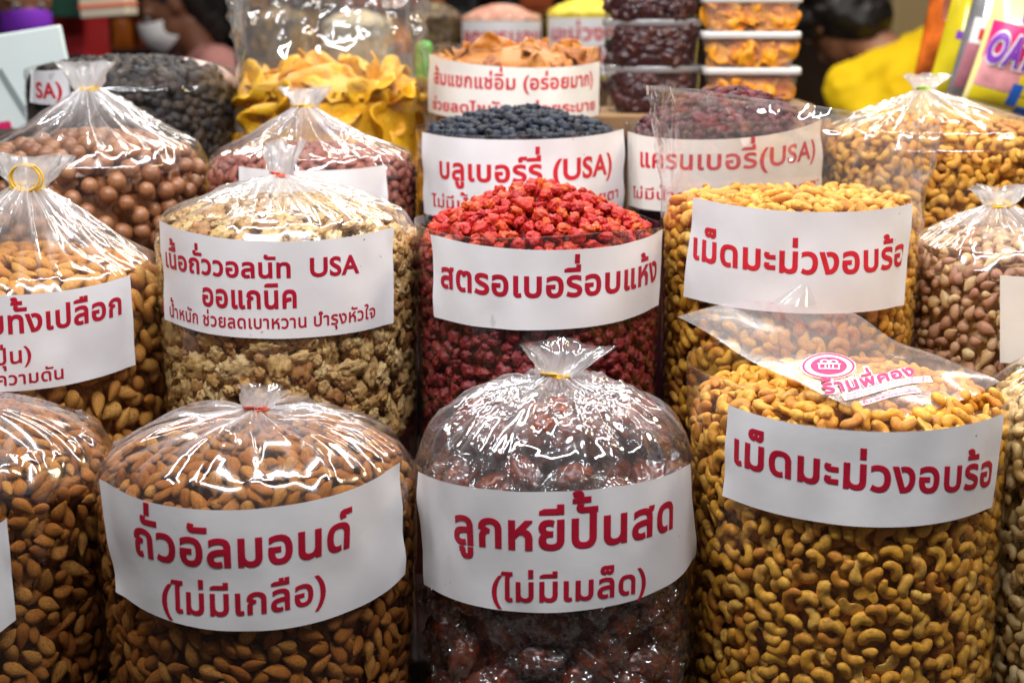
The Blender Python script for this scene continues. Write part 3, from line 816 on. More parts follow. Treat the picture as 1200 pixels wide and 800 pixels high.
# second row
b = bag('shell', Bag(35, 166, Y2, 345, 0.029), 'nut_bag', 'clear bag of almonds in their shells tied with a looped yellow band', 'shell_almond', 'almond_in_shell', 'the loop-banded bag')
add_label(b, b.root, [(-128, 322), (0, 346), (151, 322), (-124, 436), (0, 459), (158, 427)],
          [("อบทั้งเปลือก", (-36, 392), (70, 384), (142, 367), 20, 0.03), ("(ญี่ปุ่น)", (-42, 428), (5, 427), (37, 422), 14, 0.02), ("ลดความดัน", (-32, 453), (30, 449), (75, 443), 11, 0.02)])
b = bag('walnut', Bag(337, 151, Y2, 279, 0.028), 'nut_bag', 'clear bag of walnut pieces tied at the neck, three-line label ending in USA', 'walnut', 'walnut_piece', 'the walnut bag')
add_label(b, b.root, [(187, 258), (320, 283), (458, 266), (194, 374), (320, 397), (458, 378)],
          [("เนื้อถั่ววอลนัท  USA", (193, 312), (300, 325), (421, 319), 17, 0.03), ("ออแกนิค", (237, 357), (290, 361), (348, 360), 20, 0.03), ("ลดน้ำหนัก ช่วยลดเบาหวาน บำรุงหัวใจ", (189, 365), (300, 385), (439, 371), 11.5, 0.02)])
b = bag('strawberry', Bag(631, 141, Y2, 289, 0.055, heap=1.3), 'fruit_bag', 'open bag heaped with bright red dried strawberries behind the wrapped fruit balls', 'strawberry_dull', 'dried_strawberry', 'the heaped strawberry bag')
add_label(b, b.root, [(508, 274), (635, 293), (774, 268), (511, 371), (635, 387), (768, 357)],
          [("สตรอเบอรี่อบแห้ง", (517, 335), (640, 348), (767, 327), 23, 0.029)])
b = bag('cashew2', Bag(925, 150, Y2 + 0.02, 248, 0.003), 'cashew_bag', 'open bag of roasted cashews with a tall clear film collar, beside the strawberries', 'cashew', 'cashew_nut', 'the tall-collared cashew bag')
add_label(b, b.root, [(815, 231), (935, 248), (1067, 238), (803, 347), (930, 367), (1057, 357)],
          [(TA[:-1], (813, 302), (935, 320), (1060, 309), 24, 0.029)], ink='red_b')
b = bag('mixed', Bag(1180, 123, Y2 + 0.02, 312, 0.024), 'nut_bag', 'tied bag of mixed pink-brown and cream nuts behind the open cashews', 'mixed', 'mixed_nut', 'the mixed nut bag')
add_label(b, b.root, [(1172, 322), (1215, 324), (1285, 312), (1172, 424), (1215, 427), (1283, 415)], [], mat='paper_warm')
# third row
b = bag('macadamia', Bag(115, 129, Y3, 190, 0.03), 'nut_bag', 'clear tied bag of round brown macadamia nuts behind the almonds in shell', 'macadamia', 'macadamia_nut', 'the macadamia bag')
b = bag('pecan', Bag(367, 123, Y3, 197, 0.02), 'nut_bag', 'clear tied bag of small red-brown chips behind the walnut bag', 'pecan', 'dried_chip', 'the bag of red-brown chips')
add_label(b, b.root, [(280, 195), (380, 200), (453, 193), (284, 262), (380, 272), (453, 262)], [])
b = bag('blueberry', Bag(610, 120, Y3, 164, 0.030, heap=1.6), 'fruit_bag', 'open bag heaped with dark dried blueberries, label reads USA in brackets', 'blueberry', 'dried_blueberry', 'the blueberry bag')
add_label(b, b.root, [(496, 155), (610, 164), (729, 151), (497, 250), (612, 262), (729, 248)],
          [("บลูเบอร์รี่ (USA)", (515, 208), (615, 213), (717, 202), 19, 0.03), ("ไม่มีน้ำตาล  บำรุงสายตา", (505, 241), (615, 246), (724, 231), 10, 0.02)], ink='red_b')
b = bag('cranberry', Bag(850, 117, Y3, 162, 0.055, heap=1.6), 'fruit_bag', 'open bag heaped with dark purple dried cranberries, seen partly through clear film', 'cranberry', 'dried_cranberry', 'the cranberry bag')
add_label(b, b.root, [(738, 154), (850, 163), (963, 140), (736, 240), (850, 250), (963, 232)],
          [("แครนเบอรี่(USA)", (751, 195), (850, 198), (957, 184), 17, 0.025), ("ไม่มีน้ำตาล  บำรุงสายตา", (741, 231), (850, 234), (962, 218), 9, 0.02)], ink='red_b', mat='paper_warm')
b = bag('cashew3', Bag(1100, 138, Y3, 170, 0.03), 'cashew_bag', 'tied bag of roasted cashews with a green band in front of the snack packs', 'cashew_small', 'cashew_nut', 'the green-banded cashew bag')
# fourth row
b = bag('raisin', Bag(156, 122, Y4, 88, 0.022), 'fruit_bag', 'open bag of black raisins under a pink scoop, behind the macadamias', 'raisin', 'black_raisin', 'the black raisin bag')
add_label(b, b.root, [(36, 82), (58, 83), (83, 80), (37, 120), (58, 123), (84, 122)], [("SA)", (42, 114), (58, 115), (74, 114), 14, 0.03)], ink='red_b')
b = bag('mango', Bag(388, 111, Y4, 92, 0.02), 'fruit_bag', 'open bag of yellow dried mango slices with tall crumpled clear film', 'mango', 'mango_slice', 'the mango bag')
b = bag('garcinia', Bag(603, 102, Y4, 68, 0.026), 'fruit_bag', 'open bag heaped with amber dried fruit slices behind the blueberries', 'apricot', 'dried_fruit_slice', 'the amber fruit bag')
add_label(b, b.root, [(504, 63), (600, 79), (702, 72), (503, 131), (600, 142), (700, 135)],
          [("ส้มแขกแช่อิ่ม (อร่อยมาก)", (509, 97), (600, 105), (695, 99), 12.5, 0.03), ("ช่วยลดไขมัน   ช่วยระบาย", (507, 127), (600, 134), (696, 128), 9.5, 0.03)], ink='red_b', mat='paper_warm')
B = {b.key: b for b in BAGS}

zt = [min(b.zb for b in BAGS if abs(b.Y - y) < 0.1) for y in (Y1, Y2, Y3, Y4)]
for b in BAGS:                                         # every bag stands on its own step
    i = min(range(4), key=lambda k: abs(b.Y - (Y1, Y2, Y3, Y4)[k]))
    dz = b.zb - zt[i]
    b.zb = zt[i]
    for ch in b.root.children: ch.location.z += dz
    b.root.location.z = b.zb
edges = [1.38, Y1 + 0.14, Y2 + 0.155, Y3 + 0.17, Y4 + 0.14]
for i in range(4): step(edges[i], edges[i + 1], zt[i] - 0.002)
Z5 = at(760, 152, 2.75)[2]
step(edges[4] + 0.003, 3.1, Z5)

# ------------------------------------------------------------------ contents
FILL = dict(                                            # zmin below rim, tries, bury, core
    almond=(0.32, (6000, 8000), 2.2, 0.020), almond_l=(0.32, (4000, 5400), 2.2, 0.020), date=(0.30, (2200, 2600), 1.5, 0.024),
    cashew=(0.34, (8000, 11000), 2.5, 0.024), cashew_r=(0.34, (3600, 5000), 2.3, 0.026), shell=(0.24, (2600, 3400), 1.6, 0.020),
    walnut=(0.22, (5000, 6000), 2.0, 0.020), strawberry=(0.24, (4200, 4800), 1.6, 0.013), cashew2=(0.24, (3600, 5000), 2.2, 0.024),
    mixed=(0.22, (2400, 2800), 1.4, 0.014), macadamia=(0.17, (2000, 2400), 1.2, 0.020), pecan=(0.14, (2200, 2400), 1.3, 0.008),
    blueberry=(0.02, (2600, 2800), 1.3, 0.010), cranberry=(0.05, (2600, 2800), 1.4, 0.008), cashew3=(0.16, (3000, 4000), 2.2, 0.022),
    raisin=(0.13, (2000, 2200), 1.4, 0.011), mango=(0.15, (420, 500), 1.8, 0.014), garcinia=(0.02, (500, 600), 1.8, 0.010))
items = {}
for b in BAGS:
    zd, tries, bury, core = FILL[b.key]
    b.core = core * 1.2
    if b.key == 'strawberry':                            # bright loose fruit on top, the same fruit in darker reds against the film
        its = fill(b, 'strawberry', b.zr - zd, tries, bury, 0.5, 0.85, 0.5)
    elif b.key in ('mango', 'garcinia'):
        its = fill(b, b.kd, b.zr - zd, tries, bury, 0.45, 0.75, 0.6)
    else:
        loose = b.key in ('cashew', 'cashew2', 'blueberry', 'cranberry')
        its = fill(b, b.kd, b.zr - zd, (int(tries[0] * 1.6), int(tries[1] * 1.9)), bury + 0.7, 0.32 if not loose else 0.4, 0.90 if b.key == 'macadamia' else 0.84 if b.key == 'date' else 0.74, 0.15 if not loose else 0.55, gap=0.0095 if b.key == 'date' else 0.0015)
    items[b.key] = its
POOL = {}
for b in BAGS:
    for it in items[b.key]:
        kd = b.kd
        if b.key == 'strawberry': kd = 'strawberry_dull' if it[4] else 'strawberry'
        px, py, dep = project(it[0])
        inn = -20 < px < 1220 and -20 < py < 820
        vis = (CAM - it[0]) @ (np.array([math.sin(it[6]), -math.cos(it[6]), 0.25]))
        score = it[5] * (1 + 0.5 * max(0, it[8])) + (0 if inn else 5) + (0 if vis > 0.1 else 2)
        POOL.setdefault(b.noun, []).append((score, b, kd, it))
NOUN = {'almond': ('almond', 'smooth brown almond'), 'cashew_nut': ('cashew', 'curved roasted cashew'), 'almond_in_shell': ('almond', 'tan almond in its shell'),
        'walnut_piece': ('walnut', 'knobbly walnut piece'), 'dried_strawberry': ('strawberry', 'red dried strawberry'), 'mixed_nut': ('nut', 'pink-brown or cream nut'),
        'macadamia_nut': ('macadamia', 'round brown macadamia'), 'dried_chip': ('dried fruit', 'small red-brown chip'), 'dried_blueberry': ('blueberry', 'wrinkled dark dried blueberry'),
        'dried_cranberry': ('cranberry', 'dark purple dried cranberry'), 'black_raisin': ('raisin', 'black wrinkled raisin'), 'mango_slice': ('mango', 'yellow dried mango slice'),
        'dried_fruit_slice': ('dried fruit', 'amber dried fruit slice'), 'fruit_ball': ('sweet', 'dark cellophane-wrapped fruit ball')}
LIMIT = {'almond': 295, 'cashew_nut': 295, 'walnut_piece': 260, 'dried_strawberry': 290, 'dried_blueberry': 230, 'dried_cranberry': 180, 'dried_chip': 110,
         'black_raisin': 150, 'mixed_nut': 190, 'almond_in_shell': 180, 'fruit_ball': 170}
rest = {b.key: {} for b in BAGS}
WR = []
def wrapper_mesh(i):
    """crinkled clear wrapping round a fruit ball, its two twisted ends sticking out"""
    V, F = sph(34, 26)
    x = V[:, 0]
    q = V * 2.6 + i * 5.7; q2 = V * 6.5 + i * 3.1
    d = 0.30 * (ridged(q[:, 0], q[:, 1], q[:, 2]) - 0.35) + 0.16 * (ridged(q2[:, 0], q2[:, 1], q2[:, 2]) - 0.4)
    P = V * (1.10 + d)[:, None] * np.array([0.0205, 0.0165, 0.0145])
    ear = np.maximum(np.abs(x) - 0.86, 0) / 0.14
    P[:, 0] += np.sign(x) * ear * 0.005
    P[:, 1:] *= (1 + 0.9 * ear * (ridged(q2[:, 0], q2[:, 1], q2[:, 2])))[:, None]
    return mesh_np('wrapper', P, F, M['wrap'], False, {'g': np.zeros(len(V))})
for noun, pool in POOL.items():
    pool.sort(key=lambda q: q[0])
    lim = LIMIT.get(noun, 150)
    cat, what = NOUN[noun]
    for j, (sc_, b, kd, (pos, Rm, sc, vi, side, dep, th, z0, dd)) in enumerate(pool):
        if j >= lim:
            rest[b.key].setdefault(kd, []).append((pos, Rm, sc, vi)); continue
        o = bpy.data.objects.new(noun, kmesh(kd, vi)); COL.objects.link(o)
        m = Matrix.Identity(4)
        for r_ in range(3):
            for c_ in range(3): m[r_][c_] = float(Rm[r_, c_] * sc)
            m[r_][3] = float(pos[r_])
        o.matrix_world = m
        opn = b.key in ('strawberry', 'blueberry', 'cranberry', 'garcinia', 'mango', 'cashew', 'cashew2', 'raisin')
        wh = ('against the side of ' if side else ('loose on top of ' if opn else 'under the film of ')) + b.where
        tag(o, f"{what} {wh}", cat, f"{what}s {wh}")
        if noun == 'fruit_ball':
            if not WR: WR.extend(wrapper_mesh(i) for i in range(5))
            wr = bpy.data.objects.new('wrapper', WR[j % 5]); COL.objects.link(wr); wr.parent = o
            wr.rotation_euler = (random.uniform(0, 6), 0, 0)
STUFF = {'almond': 'almonds', 'cashew': 'cashews', 'cashew_small': 'cashews', 'cashew_pale': 'cashews', 'shell_almond': 'almonds_in_shell', 'walnut': 'walnut_pieces', 'strawberry': 'strawberries',
         'strawberry_dull': 'strawberries', 'mixed': 'mixed_nuts', 'macadamia': 'macadamia_nuts', 'pecan': 'dried_chips', 'blueberry': 'blueberries', 'cranberry': 'cranberries', 'raisin': 'raisins',
         'mango': 'mango_slices', 'apricot': 'dried_fruit_slices', 'fruit_ball': 'fruit_balls'}
for b in BAGS:
    main = b.kd
    for kd in set(list(rest[b.key]) + [main]):
        its = rest[b.key].get(kd, [])
        if kd == main:
            me = stuff_mesh(b, kd, its, 0, b.core)
        else:
            Vs, Fs, Ps, Ts, n = [], [], [], [], 0
            for pos, Rm, sc, vi in its:
                V, F, P, *_r = KIND[kd]['protos'][vi]
                Vs.append((V * sc) @ Rm.T + pos); Fs.append(F + n); Ps.append(P); Ts.append(np.full(len(V), random.random())); n += len(V)
            me = mesh_np(kd, np.concatenate(Vs), np.concatenate(Fs), M[KIND[kd]['mat']], True, {'p': np.concatenate(Ps), 'tint': np.concatenate(Ts)})
        o = link(STUFF[kd], me, None, None, f"mass of {STUFF[kd].replace('_', ' ')} filling {b.where}", NOUN[b.noun][0], None, 'stuff')

# ------------------------------------------------------------------ films, necks, bands
def neck_of(b, px, py, dY=0.0): return at(px, py, b.Y + dY)
def tie(key, px, py, top_py, bmat, seed, lean=(0, 0), dY=0.0, rn=0.0085, **kw):
    b = B[key]; nk = neck_of(b, px, py, dY)
    ht = at(px, top_py, b.Y + dY)[2] - nk[2]
    tk = {k: kw.pop(k) for k in ('flare', 'flat', 'uneven', 'mat') if k in kw}
    tied_film(b, b.root, nk, seed, rn=rn, **kw)
    tuft(b.root, nk, ht, seed, lean, rn=rn, **tk)
    if bmat: band(b.root, nk, bmat, seed, r=rn * 1.15)
    return nk
for b in BAGS: b.root.location.z = b.zb
tie('almond', 300, 478, 443, 'band_r', 1, (0.25, -0.1), rn=0.0095, flare=0.9, flat=(1.1, 0.8), mat='film_neck_clear', pleat=1.2)
tie('date', 652, 440, 396, 'band_y', 2, (0.25, 0), rn=0.0115, flare=1.4, uneven=0.25, amp=1.0, mat='film_neck_clear', crumple=1.0, top='film_crumpled')
tie('walnut', 329, 205, 158, 'band_r', 3, (0.05, 0.1), rn=0.0085, flare=0.7)
nk = tie('shell', 32, 219, 172, 'band_y', 4, (0.15, 0), rn=0.015, flare=0.9, uneven=0.3, pleat=1.25)
lp = link('rubber_band', mesh_np('rubber_band', (lambda V: np.stack([nk[0] + 0.003 + V[:, 0] * 1.0, nk[1] - 0.016 + V[:, 2], nk[2] + 0.012 + V[:, 1] * 0.9], 1))(ring_mesh(0, 0, 0, 0.018, 0.0013, 3, 2)[0]) - np.array(B['shell'].root.location),
                                ring_mesh(0, 0, 0, 0.018, 0.0013, 3, 2)[1], M['band_y']), B['shell'].root, None, 'yellow band end standing up in a loop')
tie('mixed', 1172, 240, 212, 'band_y', 5, (0.05, 0), rn=0.011, flare=1.1)
tie('macadamia', 103, 104, 66, 'band_y', 6, (-0.05, 0), rn=0.0115, flare=0.9, pleat=1.2)
tie('pecan', 357, 125, 95, 'band_y', 7, (0.05, 0), rn=0.011, flare=0.8)
tie('cashew3', 1083, 105, 80, 'band_g', 8, (0, 0), rn=0.008, flare=1.3, amp=0.8)
tie('almond_l', -40, 505, 465, 'band_r', 9, (0, 0), pleat=1.1)
tie('cashew_r', 1310, 395, 355, 'band_y', 10, (0, 0), pleat=1.2)
open_film(B['raisin'], B['raisin'].root, 12, lambda t: 0.006 + 0.004 * math.sin(2 * t), 0.0, crump=0.002)
open_film(B['strawberry'], B['strawberry'].root, 3, lambda t: 0.010 + 0.003 * math.sin(3 * t), 0.0, crump=0.001)
open_film(B['blueberry'], B['blueberry'].root, 4, lambda t: 0.006 + 0.002 * math.sin(2 * t), 0.0, crump=0.001)
open_film(B['cranberry'], B['cranberry'].root, 5, lambda t: 0.014 + 0.006 * math.sin(t + 1), 0.0, crump=0.002, mat='film_collar')
open_film(B['garcinia'], B['garcinia'].root, 6, lambda t: 0.014 + 0.002 * math.sin(5 * t), 0.0, crump=0.0025)
open_film(B['cashew2'], B['cashew2'].root, 7, lambda t: 0.100 - 0.022 * math.sin(t) + 0.008 * math.cos(t), 0.06, crump=0.007, mat='film_collar')
open_film(B['cashew'], B['cashew'].root, 8, lambda t: 0.010 + 0.035 * sstep(-0.5, -1.3, t) * sstep(-2.8, -2.0, t) + 0.02 * sstep(2.0, 3.0, abs(t)), 0.0, crump=0.0008)
open_film(B['mango'], B['mango'].root, 9, lambda t: 0.155 + 0.02 * math.sin(2 * t), -0.05, crump=0.022, mat='film_crumpled')

# printed flap folded over the front cashew bag
b = B['cashew']
fl = [at(794, 370, 1.67), at(1064, 491, b.Y - 0.116), at(1172, 452, b.Y - 0.045), at(964, 360, 1.735)]       # left tip, front corner, right corner, back corner
fl = [np.array(p) for p in fl]
def flap_pt(u, v, lift=0.0):
    """u along the long side (left tip -> front corner), v across to the back edge"""
    u = np.asarray(u, float)[..., None]; v = np.asarray(v, float)[..., None]
    P = (fl[0] * (1 - u) + fl[1] * u) * (1 - v) + (fl[3] * (1 - u) + fl[2] * u) * v
    z = 0.010 * np.sin(np.pi * u) * (1 - v) * 0 + 0.002 * np.sin(np.pi * u) * v + 0.0016 * np.sin(u * 15 + v * 5) + 0.003 * (vnoise(u * 5, v * 4, 3.3 + 0 * u) - 0.5) + 0.004 * sstep(0.7, 1, v) * np.sin(u * 9)
    P = P + np.sin(np.pi * u) * (1 - v) * np.array([0, -0.052, -0.006]) + np.sin(np.pi * v) * (1 - u) * np.array([0, 0, 0.010])
    P = P + z * np.array([0, 0, 1.0]) + lift * np.array([0, -0.6, 0.8])
    return P
u, v = np.meshgrid(np.linspace(0, 1, 70), np.linspace(0, 1, 40))
flap = link('printed_flap', mesh_np('printed_flap', flap_pt(u, v).reshape(-1, 3) - np.array(b.root.location), grid_faces(40, 70), M['film_flap'], True, {'g': (0.3 * sstep(0.93, 1, v) + 0.2 * sstep(0.06, 0, v)).ravel()}), b.root, None, 'clear film flap with a round pink emblem and shop lettering')
u, v = np.meshgrid(np.linspace(0, 1, 24), np.linspace(0, 1, 12))
ear = [at(900, 357, 1.725), at(958, 358, 1.73), at(946, 328, 1.75)]
P = np.array(ear[0]) * (1 - u[..., None]) + np.array(ear[1]) * u[..., None]
P = P * (1 - v[..., None]) + np.array(ear[2]) * v[..., None]
P[..., 1] += 0.006 * np.sin(u * 7) * (1 - v)
link('flap_corner', mesh_np('flap_corner', P.reshape(-1, 3) - np.array(b.root.location), grid_faces(12, 24), M['film'], True, {'g': np.full(u.size, 0.12)}), b.root)
def flap_uv(px, py):
    """the place on the flap that the photo shows at this pixel"""
    us, vs = np.meshgrid(np.linspace(0, 1, 121), np.linspace(0, 1, 121))
    q = flap_pt(us, vs); x, y, _ = project(q)
    i = np.argmin((x - px) ** 2 + (y - py) ** 2)
    return np.array([us.ravel()[i], vs.ravel()[i]])
eo = flap_uv(972, 430)
ex = (flap_uv(1005, 430) - flap_uv(940, 430)) / 2; ey = (flap_uv(972, 415) - flap_uv(972, 445)) / 2
LOGO = []
def flat_on_flap(V2, F, mat, lift, o=eo, X=ex, Y=ey):
    uv = o + V2[:, :1] * X + V2[:, 1:2] * Y
    LOGO.append((flap_pt(uv[:, 0], uv[:, 1], lift), F, mat))
def disc(r0, r1, n=48, c=(0, 0)):
    a = np.linspace(0, 2 * math.pi, n, endpoint=False)
    rs = np.linspace(r0, r1, 6)
    V = np.concatenate([np.stack([np.cos(a) * r + c[0], np.sin(a) * r + c[1]], 1) for r in rs])
    return V, grid_faces(6, n, True)
def rect(x0, y0, x1, y1, nx=6, ny=4):
    X, Y = np.meshgrid(np.linspace(x0, x1, nx), np.linspace(y0, y1, ny))
    return np.stack([X.ravel(), Y.ravel()], 1), grid_faces(ny, nx)
flat_on_flap(*disc(0.0, 1.0), 'white_print', 0.0010)
flat_on_flap(*disc(0.86, 0.95), 'pink', 0.0016)
flat_on_flap(*disc(0.0, 0.66), 'pink', 0.0016)
for q in ((-.38, -.30, .38, -.25), (-.38, -.30, -.33, .08), (.33, -.30, .38, .08), (-.42, .06, .42, .13), (-.16, -.3, -.11, .1), (.11, -.3, .16, .1), (-.03, -.3, .02, .1)):
    flat_on_flap(*rect(*q), 'white_print', 0.0022)
flat_on_flap(*disc(0.10, 0.17, 24, (-.16, .25)), 'white_print', 0.0022)
flat_on_flap(*disc(0.10, 0.17, 24, (.16, .25)), 'white_print', 0.0022)
def text_on_flap(txt, p0, p1, ph, mat, bold, lift, pad=0.0):
    """text from pixel P0 to P1 (baseline), PH a pixel straight above P0 at the height of a small letter"""
    a, c_, h_ = flap_uv(*p0), flap_uv(*p1), flap_uv(*ph)
    V, F, W = layout(txt, bold)
    flat_on_flap(np.stack([V[:, 0] / W, V[:, 1] / 0.55], 1), F, mat, lift, a, c_ - a, h_ - a)
text_on_flap("ร้านพี่คอง", (966, 462), (1072, 440), (962, 452), 'white_print', 0.085, 0.0008)
text_on_flap("ร้านพี่คอง", (966, 462), (1072, 440), (962, 452), 'pink', 0.03, 0.0018)
q0, q1, q2 = flap_uv(990, 470), flap_uv(1093, 448), flap_uv(985, 463)
flat_on_flap(*rect(0, 0, 1, 1, 12, 3), 'white_print', 0.0010, q0, q1 - q0, q2 - q0)
for lf in ((0.03, 0.1, 0.95), (0.05, 0.55, 0.97)):
    V, F, W = layout("ตลาด อ. ต. ก. ขายปลีก ส่ง", 0.02)
    flat_on_flap(np.stack([lf[0] + V[:, 0] / W * (lf[2] - lf[0]), lf[1] + V[:, 1] * 0.42], 1), F, 'pink', 0.0018, q0, q1 - q0, q2 - q0)
q0, q1, q2 = flap_uv(1010, 476), flap_uv(1080, 461), flap_uv(1006, 471)
flat_on_flap(*rect(0, 0, 1, 1, 12, 3), 'white_print', 0.0010, q0, q1 - q0, q2 - q0)
V, F, W = layout("ถั่ว ผลไม้อบแห้ง", 0.02)
flat_on_flap(np.stack([0.04 + V[:, 0] / W * 0.9, 0.2 + V[:, 1]], 1), F, 'pink', 0.0018, q0, q1 - q0, q2 - q0)
Vs, Fs, fm, n, ms = [], [], [], 0, ['white_print', 'pink']
for V, F, mt in LOGO:
    F = np.asarray(F)
    if F.shape[1] == 4: F = np.concatenate([F[:, [0, 1, 2]], F[:, [0, 2, 3]]])
    Vs.append(V); Fs.append(F + n); fm += [ms.index(mt)] * len(F); n += len(V)
link('printed_emblem', mesh_np('printed_emblem', np.concatenate(Vs) - np.array(b.root.location), np.concatenate(Fs), [M['white_print'], M['pink']], False, None, fm), flap)

# ------------------------------------------------------------------ tubs of prunes and boxes of apricots on the top step
M['clear_tub'] = film_mat('clear_tub_plastic', haze=0.02, gather=0.0, rough=0.06, refl=0.06, bump=0.05, bscale=20)
M['milky_tub'] = film_mat('milky_tub_plastic', haze=0.16, gather=0.0, rough=0.12, refl=0.06, bump=0.05, bscale=20)
M['lid'] = film_mat('clear_lid_plastic', haze=0.30, gather=0.3, rough=0.15, refl=0.10, bump=0.1, bscale=20)
M['lid_w'] = plain('milky_lid_plastic', (0.78, 0.76, 0.74), 0.35, 0.5, 0.05, 12)
def ringed(prof, n=72, sq=None):
    """solid of revolution (or of a rounded rectangle sq=(hx, hy)) from (r, z) pairs"""
    a = np.linspace(0, 2 * math.pi, n, endpoint=False)
    V = []
    for r, z in prof:
        if sq is None: x, y = r * np.sin(a), -r * np.cos(a)
        else:
            p = 8.0; c, s_ = np.cos(a), np.sin(a)
            q = (np.abs(s_) ** p + np.abs(c) ** p) ** (-1 / p)
            x, y = s_ * q * (sq[0] * r), -c * q * (sq[1] * r)
        V.append(np.stack([x, y, np.full(n, z)], 1))
    return np.concatenate(V), grid_faces(len(prof), n, True)
def pack_in(name, mat, root, n, hx, hy, h, r, seed, disc=False):
    rg = random.Random(seed); Vs, Fs, Ps, Ts, k = [], [], [], [], 0
    for i in range(n):
        x, y, z = rg.uniform(-hx, hx), rg.uniform(-hy, hy * 0.6), rg.uniform(r * 0.6, h - r * 0.4)
        if rg.random() < 0.8: y = -hy + rg.uniform(0, r * 0.5)
        if hx == hy and x * x + y * y > hx * hx:
            f = hx / math.hypot(x, y); x *= f; y *= f
        V, F, P, *_r = (slab(r * 2.2, r * 2.0, r * 0.5, i + seed, 0.2) if disc else blob((r * 1.25, r, r * 0.8), 0.3, 2.2, i + seed, 14, 10, True))
        e = Matrix.Rotation(rg.uniform(0, 6.3), 3, 'Z') @ Matrix.Rotation(rg.uniform(0.6, 1.9) if disc else rg.uniform(-1, 1), 3, 'X') @ Matrix.Rotation(rg.uniform(0, 6), 3, 'Z')
        if disc: e = Matrix.Rotation(rg.uniform(-0.6, 0.6), 3, 'Z') @ Matrix.Rotation(rg.uniform(0.9, 1.5), 3, 'X') @ Matrix.Rotation(rg.uniform(0, 6), 3, 'Z')
        Vs.append(V @ np.array(e).T + np.array([x, y, z])); Fs.append(F + k); Ps.append(P); Ts.append(np.full(len(V), rg.random())); k += len(V)
    me = mesh_np(name, np.concatenate(Vs), np.concatenate(Fs), M[mat], True, {'p': np.concatenate(Ps), 'tint': np.concatenate(Ts)})
    return me
def tub(px, py, Y, half, h, label, seed):
    c = at(px, py, Y); dep = (c - CAM) @ FW; R = half / FPX * dep
    t = thing('fruit_tub', (c[0], Y, c[2]), label, 'tub', 'round tubs of dark fruit')
    V, F = ringed([(0.001, 0.001), (R * 0.90, 0.001), (R * 0.92, 0.004), (R * 0.965, h * 0.86)])
    link('tub_wall', mesh_np('tub_wall', V, F, M['clear_tub']), t)
    V, F = ringed([(R * 0.97, h * 0.85), (R, h * 0.86), (R, h * 0.97), (R * 0.985, h), (R * 0.90, h), (R * 0.88, h * 0.96), (0.001, h * 0.96)])
    link('tub_lid', mesh_np('tub_lid', V, F, M['lid'], True, {'g': np.concatenate([np.full(72, 0.9)] * 5 + [np.zeros(144)])}), t)
    o = link('prunes', pack_in('prunes', 'prune', None, 130, R * 0.78, R * 0.78, h * 0.86, 0.016, seed), None, t.location, f"dark fruit packed inside the {label.split(' of ')[0]}", 'dried fruit', None, 'stuff')
TH = 53 / FPX * 2.75
zc = [130, 77, 24]
tub(764, 130, 2.75, 57, TH, 'round clear tub of dark fruit at the bottom of its stack', 3)
tub(763, 77, 2.75, 57.5, TH, 'round clear tub of dark fruit in the middle of its stack', 33)
tub(762, 24, 2.75, 58, TH, 'round clear tub of dark fruit on top, cut off by the photo edge', 63)
b_ = bmesh.new(); box_bm(0.30, 0.24, at(764, 130, 2.75)[2] - Z5, (0, 0, (at(764, 130, 2.75)[2] - Z5) / 2), 0.003, b_)
M['carton'] = plain('brown_carton', (0.30, 0.18, 0.09), 0.8, 0.2, 0.15, 14)
if at(764, 130, 2.75)[2] - Z5 > 0.01:
    o = link('carton', bm_mesh('carton', b_, M['carton']), None, (at(764, 130, 2.75)[0], 2.75, Z5), 'brown carton under the round tubs of dark fruit', 'carton')
def tray(px, py, Y, half, h, label, seed):
    c = at(px, py, Y); dep = (c - CAM) @ FW; hx = half / FPX * dep; hy = hx * 0.72
    t = thing('fruit_box', (c[0], Y + hy, c[2]), label, 'box', 'clear boxes of orange fruit', rz=rad(-4))
    V, F = ringed([(0.001, 0.001), (0.80, 0.001), (0.83, 0.005), (0.94, h * 0.88)], 96, (hx, hy))
    link('box_wall', mesh_np('box_wall', V, F, M['milky_tub']), t)
    V, F = ringed([(0.95, h * 0.80), (1.0, h * 0.805), (1.0, h * 0.97), (0.985, h), (0.90, h), (0.88, h * 0.95), (0.001, h * 0.95)], 96, (hx, hy))
    fm = np.zeros(len(F), int); fm[5 * 96:] = 1
    link('box_lid', mesh_np('box_lid', V, F, [M['lid_w'], M['lid']], True, {'g': np.zeros(len(V))}, fm), t)
    o = link('apricots', pack_in('apricots', 'apricot_o', None, 26, hx * 0.66, hy * 0.66, h * 0.84, 0.0235, seed, True), None, t.location, f"orange fruit inside the {label.split(' of ')[0]}", 'dried fruit', None, 'stuff')
    o.rotation_euler = t.rotation_euler
BH = 41.5 / FPX * 2.72
tray(884, 123, 2.66, 58, BH, 'clear lidded box of orange fruit lowest in its stack', 5)
tray(883, 81, 2.66, 59, BH, 'clear lidded box of orange fruit second from the bottom', 55)
tray(884, 39, 2.66, 60, BH, 'clear lidded box of orange fruit third from the bottom', 105)
zb_ = at(884, 123, 2.66)[2]
b_ = bmesh.new(); box_bm(0.19, 0.15, max(0.02, zb_ - Z5), (0, 0, max(0.02, zb_ - Z5) / 2), 0.003, b_)
link('carton', bm_mesh('carton', b_, M['carton']), None, (at(884, 123, 2.66)[0], 2.75, zb_ - max(0.02, zb_ - Z5)), 'brown carton under the clear boxes of orange fruit', 'carton')

# pink scoop on the raisins
M['scoop'] = plain('pale_pink_plastic', (0.50, 0.33, 0.28), 0.35, 0.5, 0.04, 8)
b = B['raisin']
c = at(232, 96, b.Y + 0.01)
u, v = np.meshgrid(np.linspace(0, 1, 40), np.linspace(-1, 1, 24))
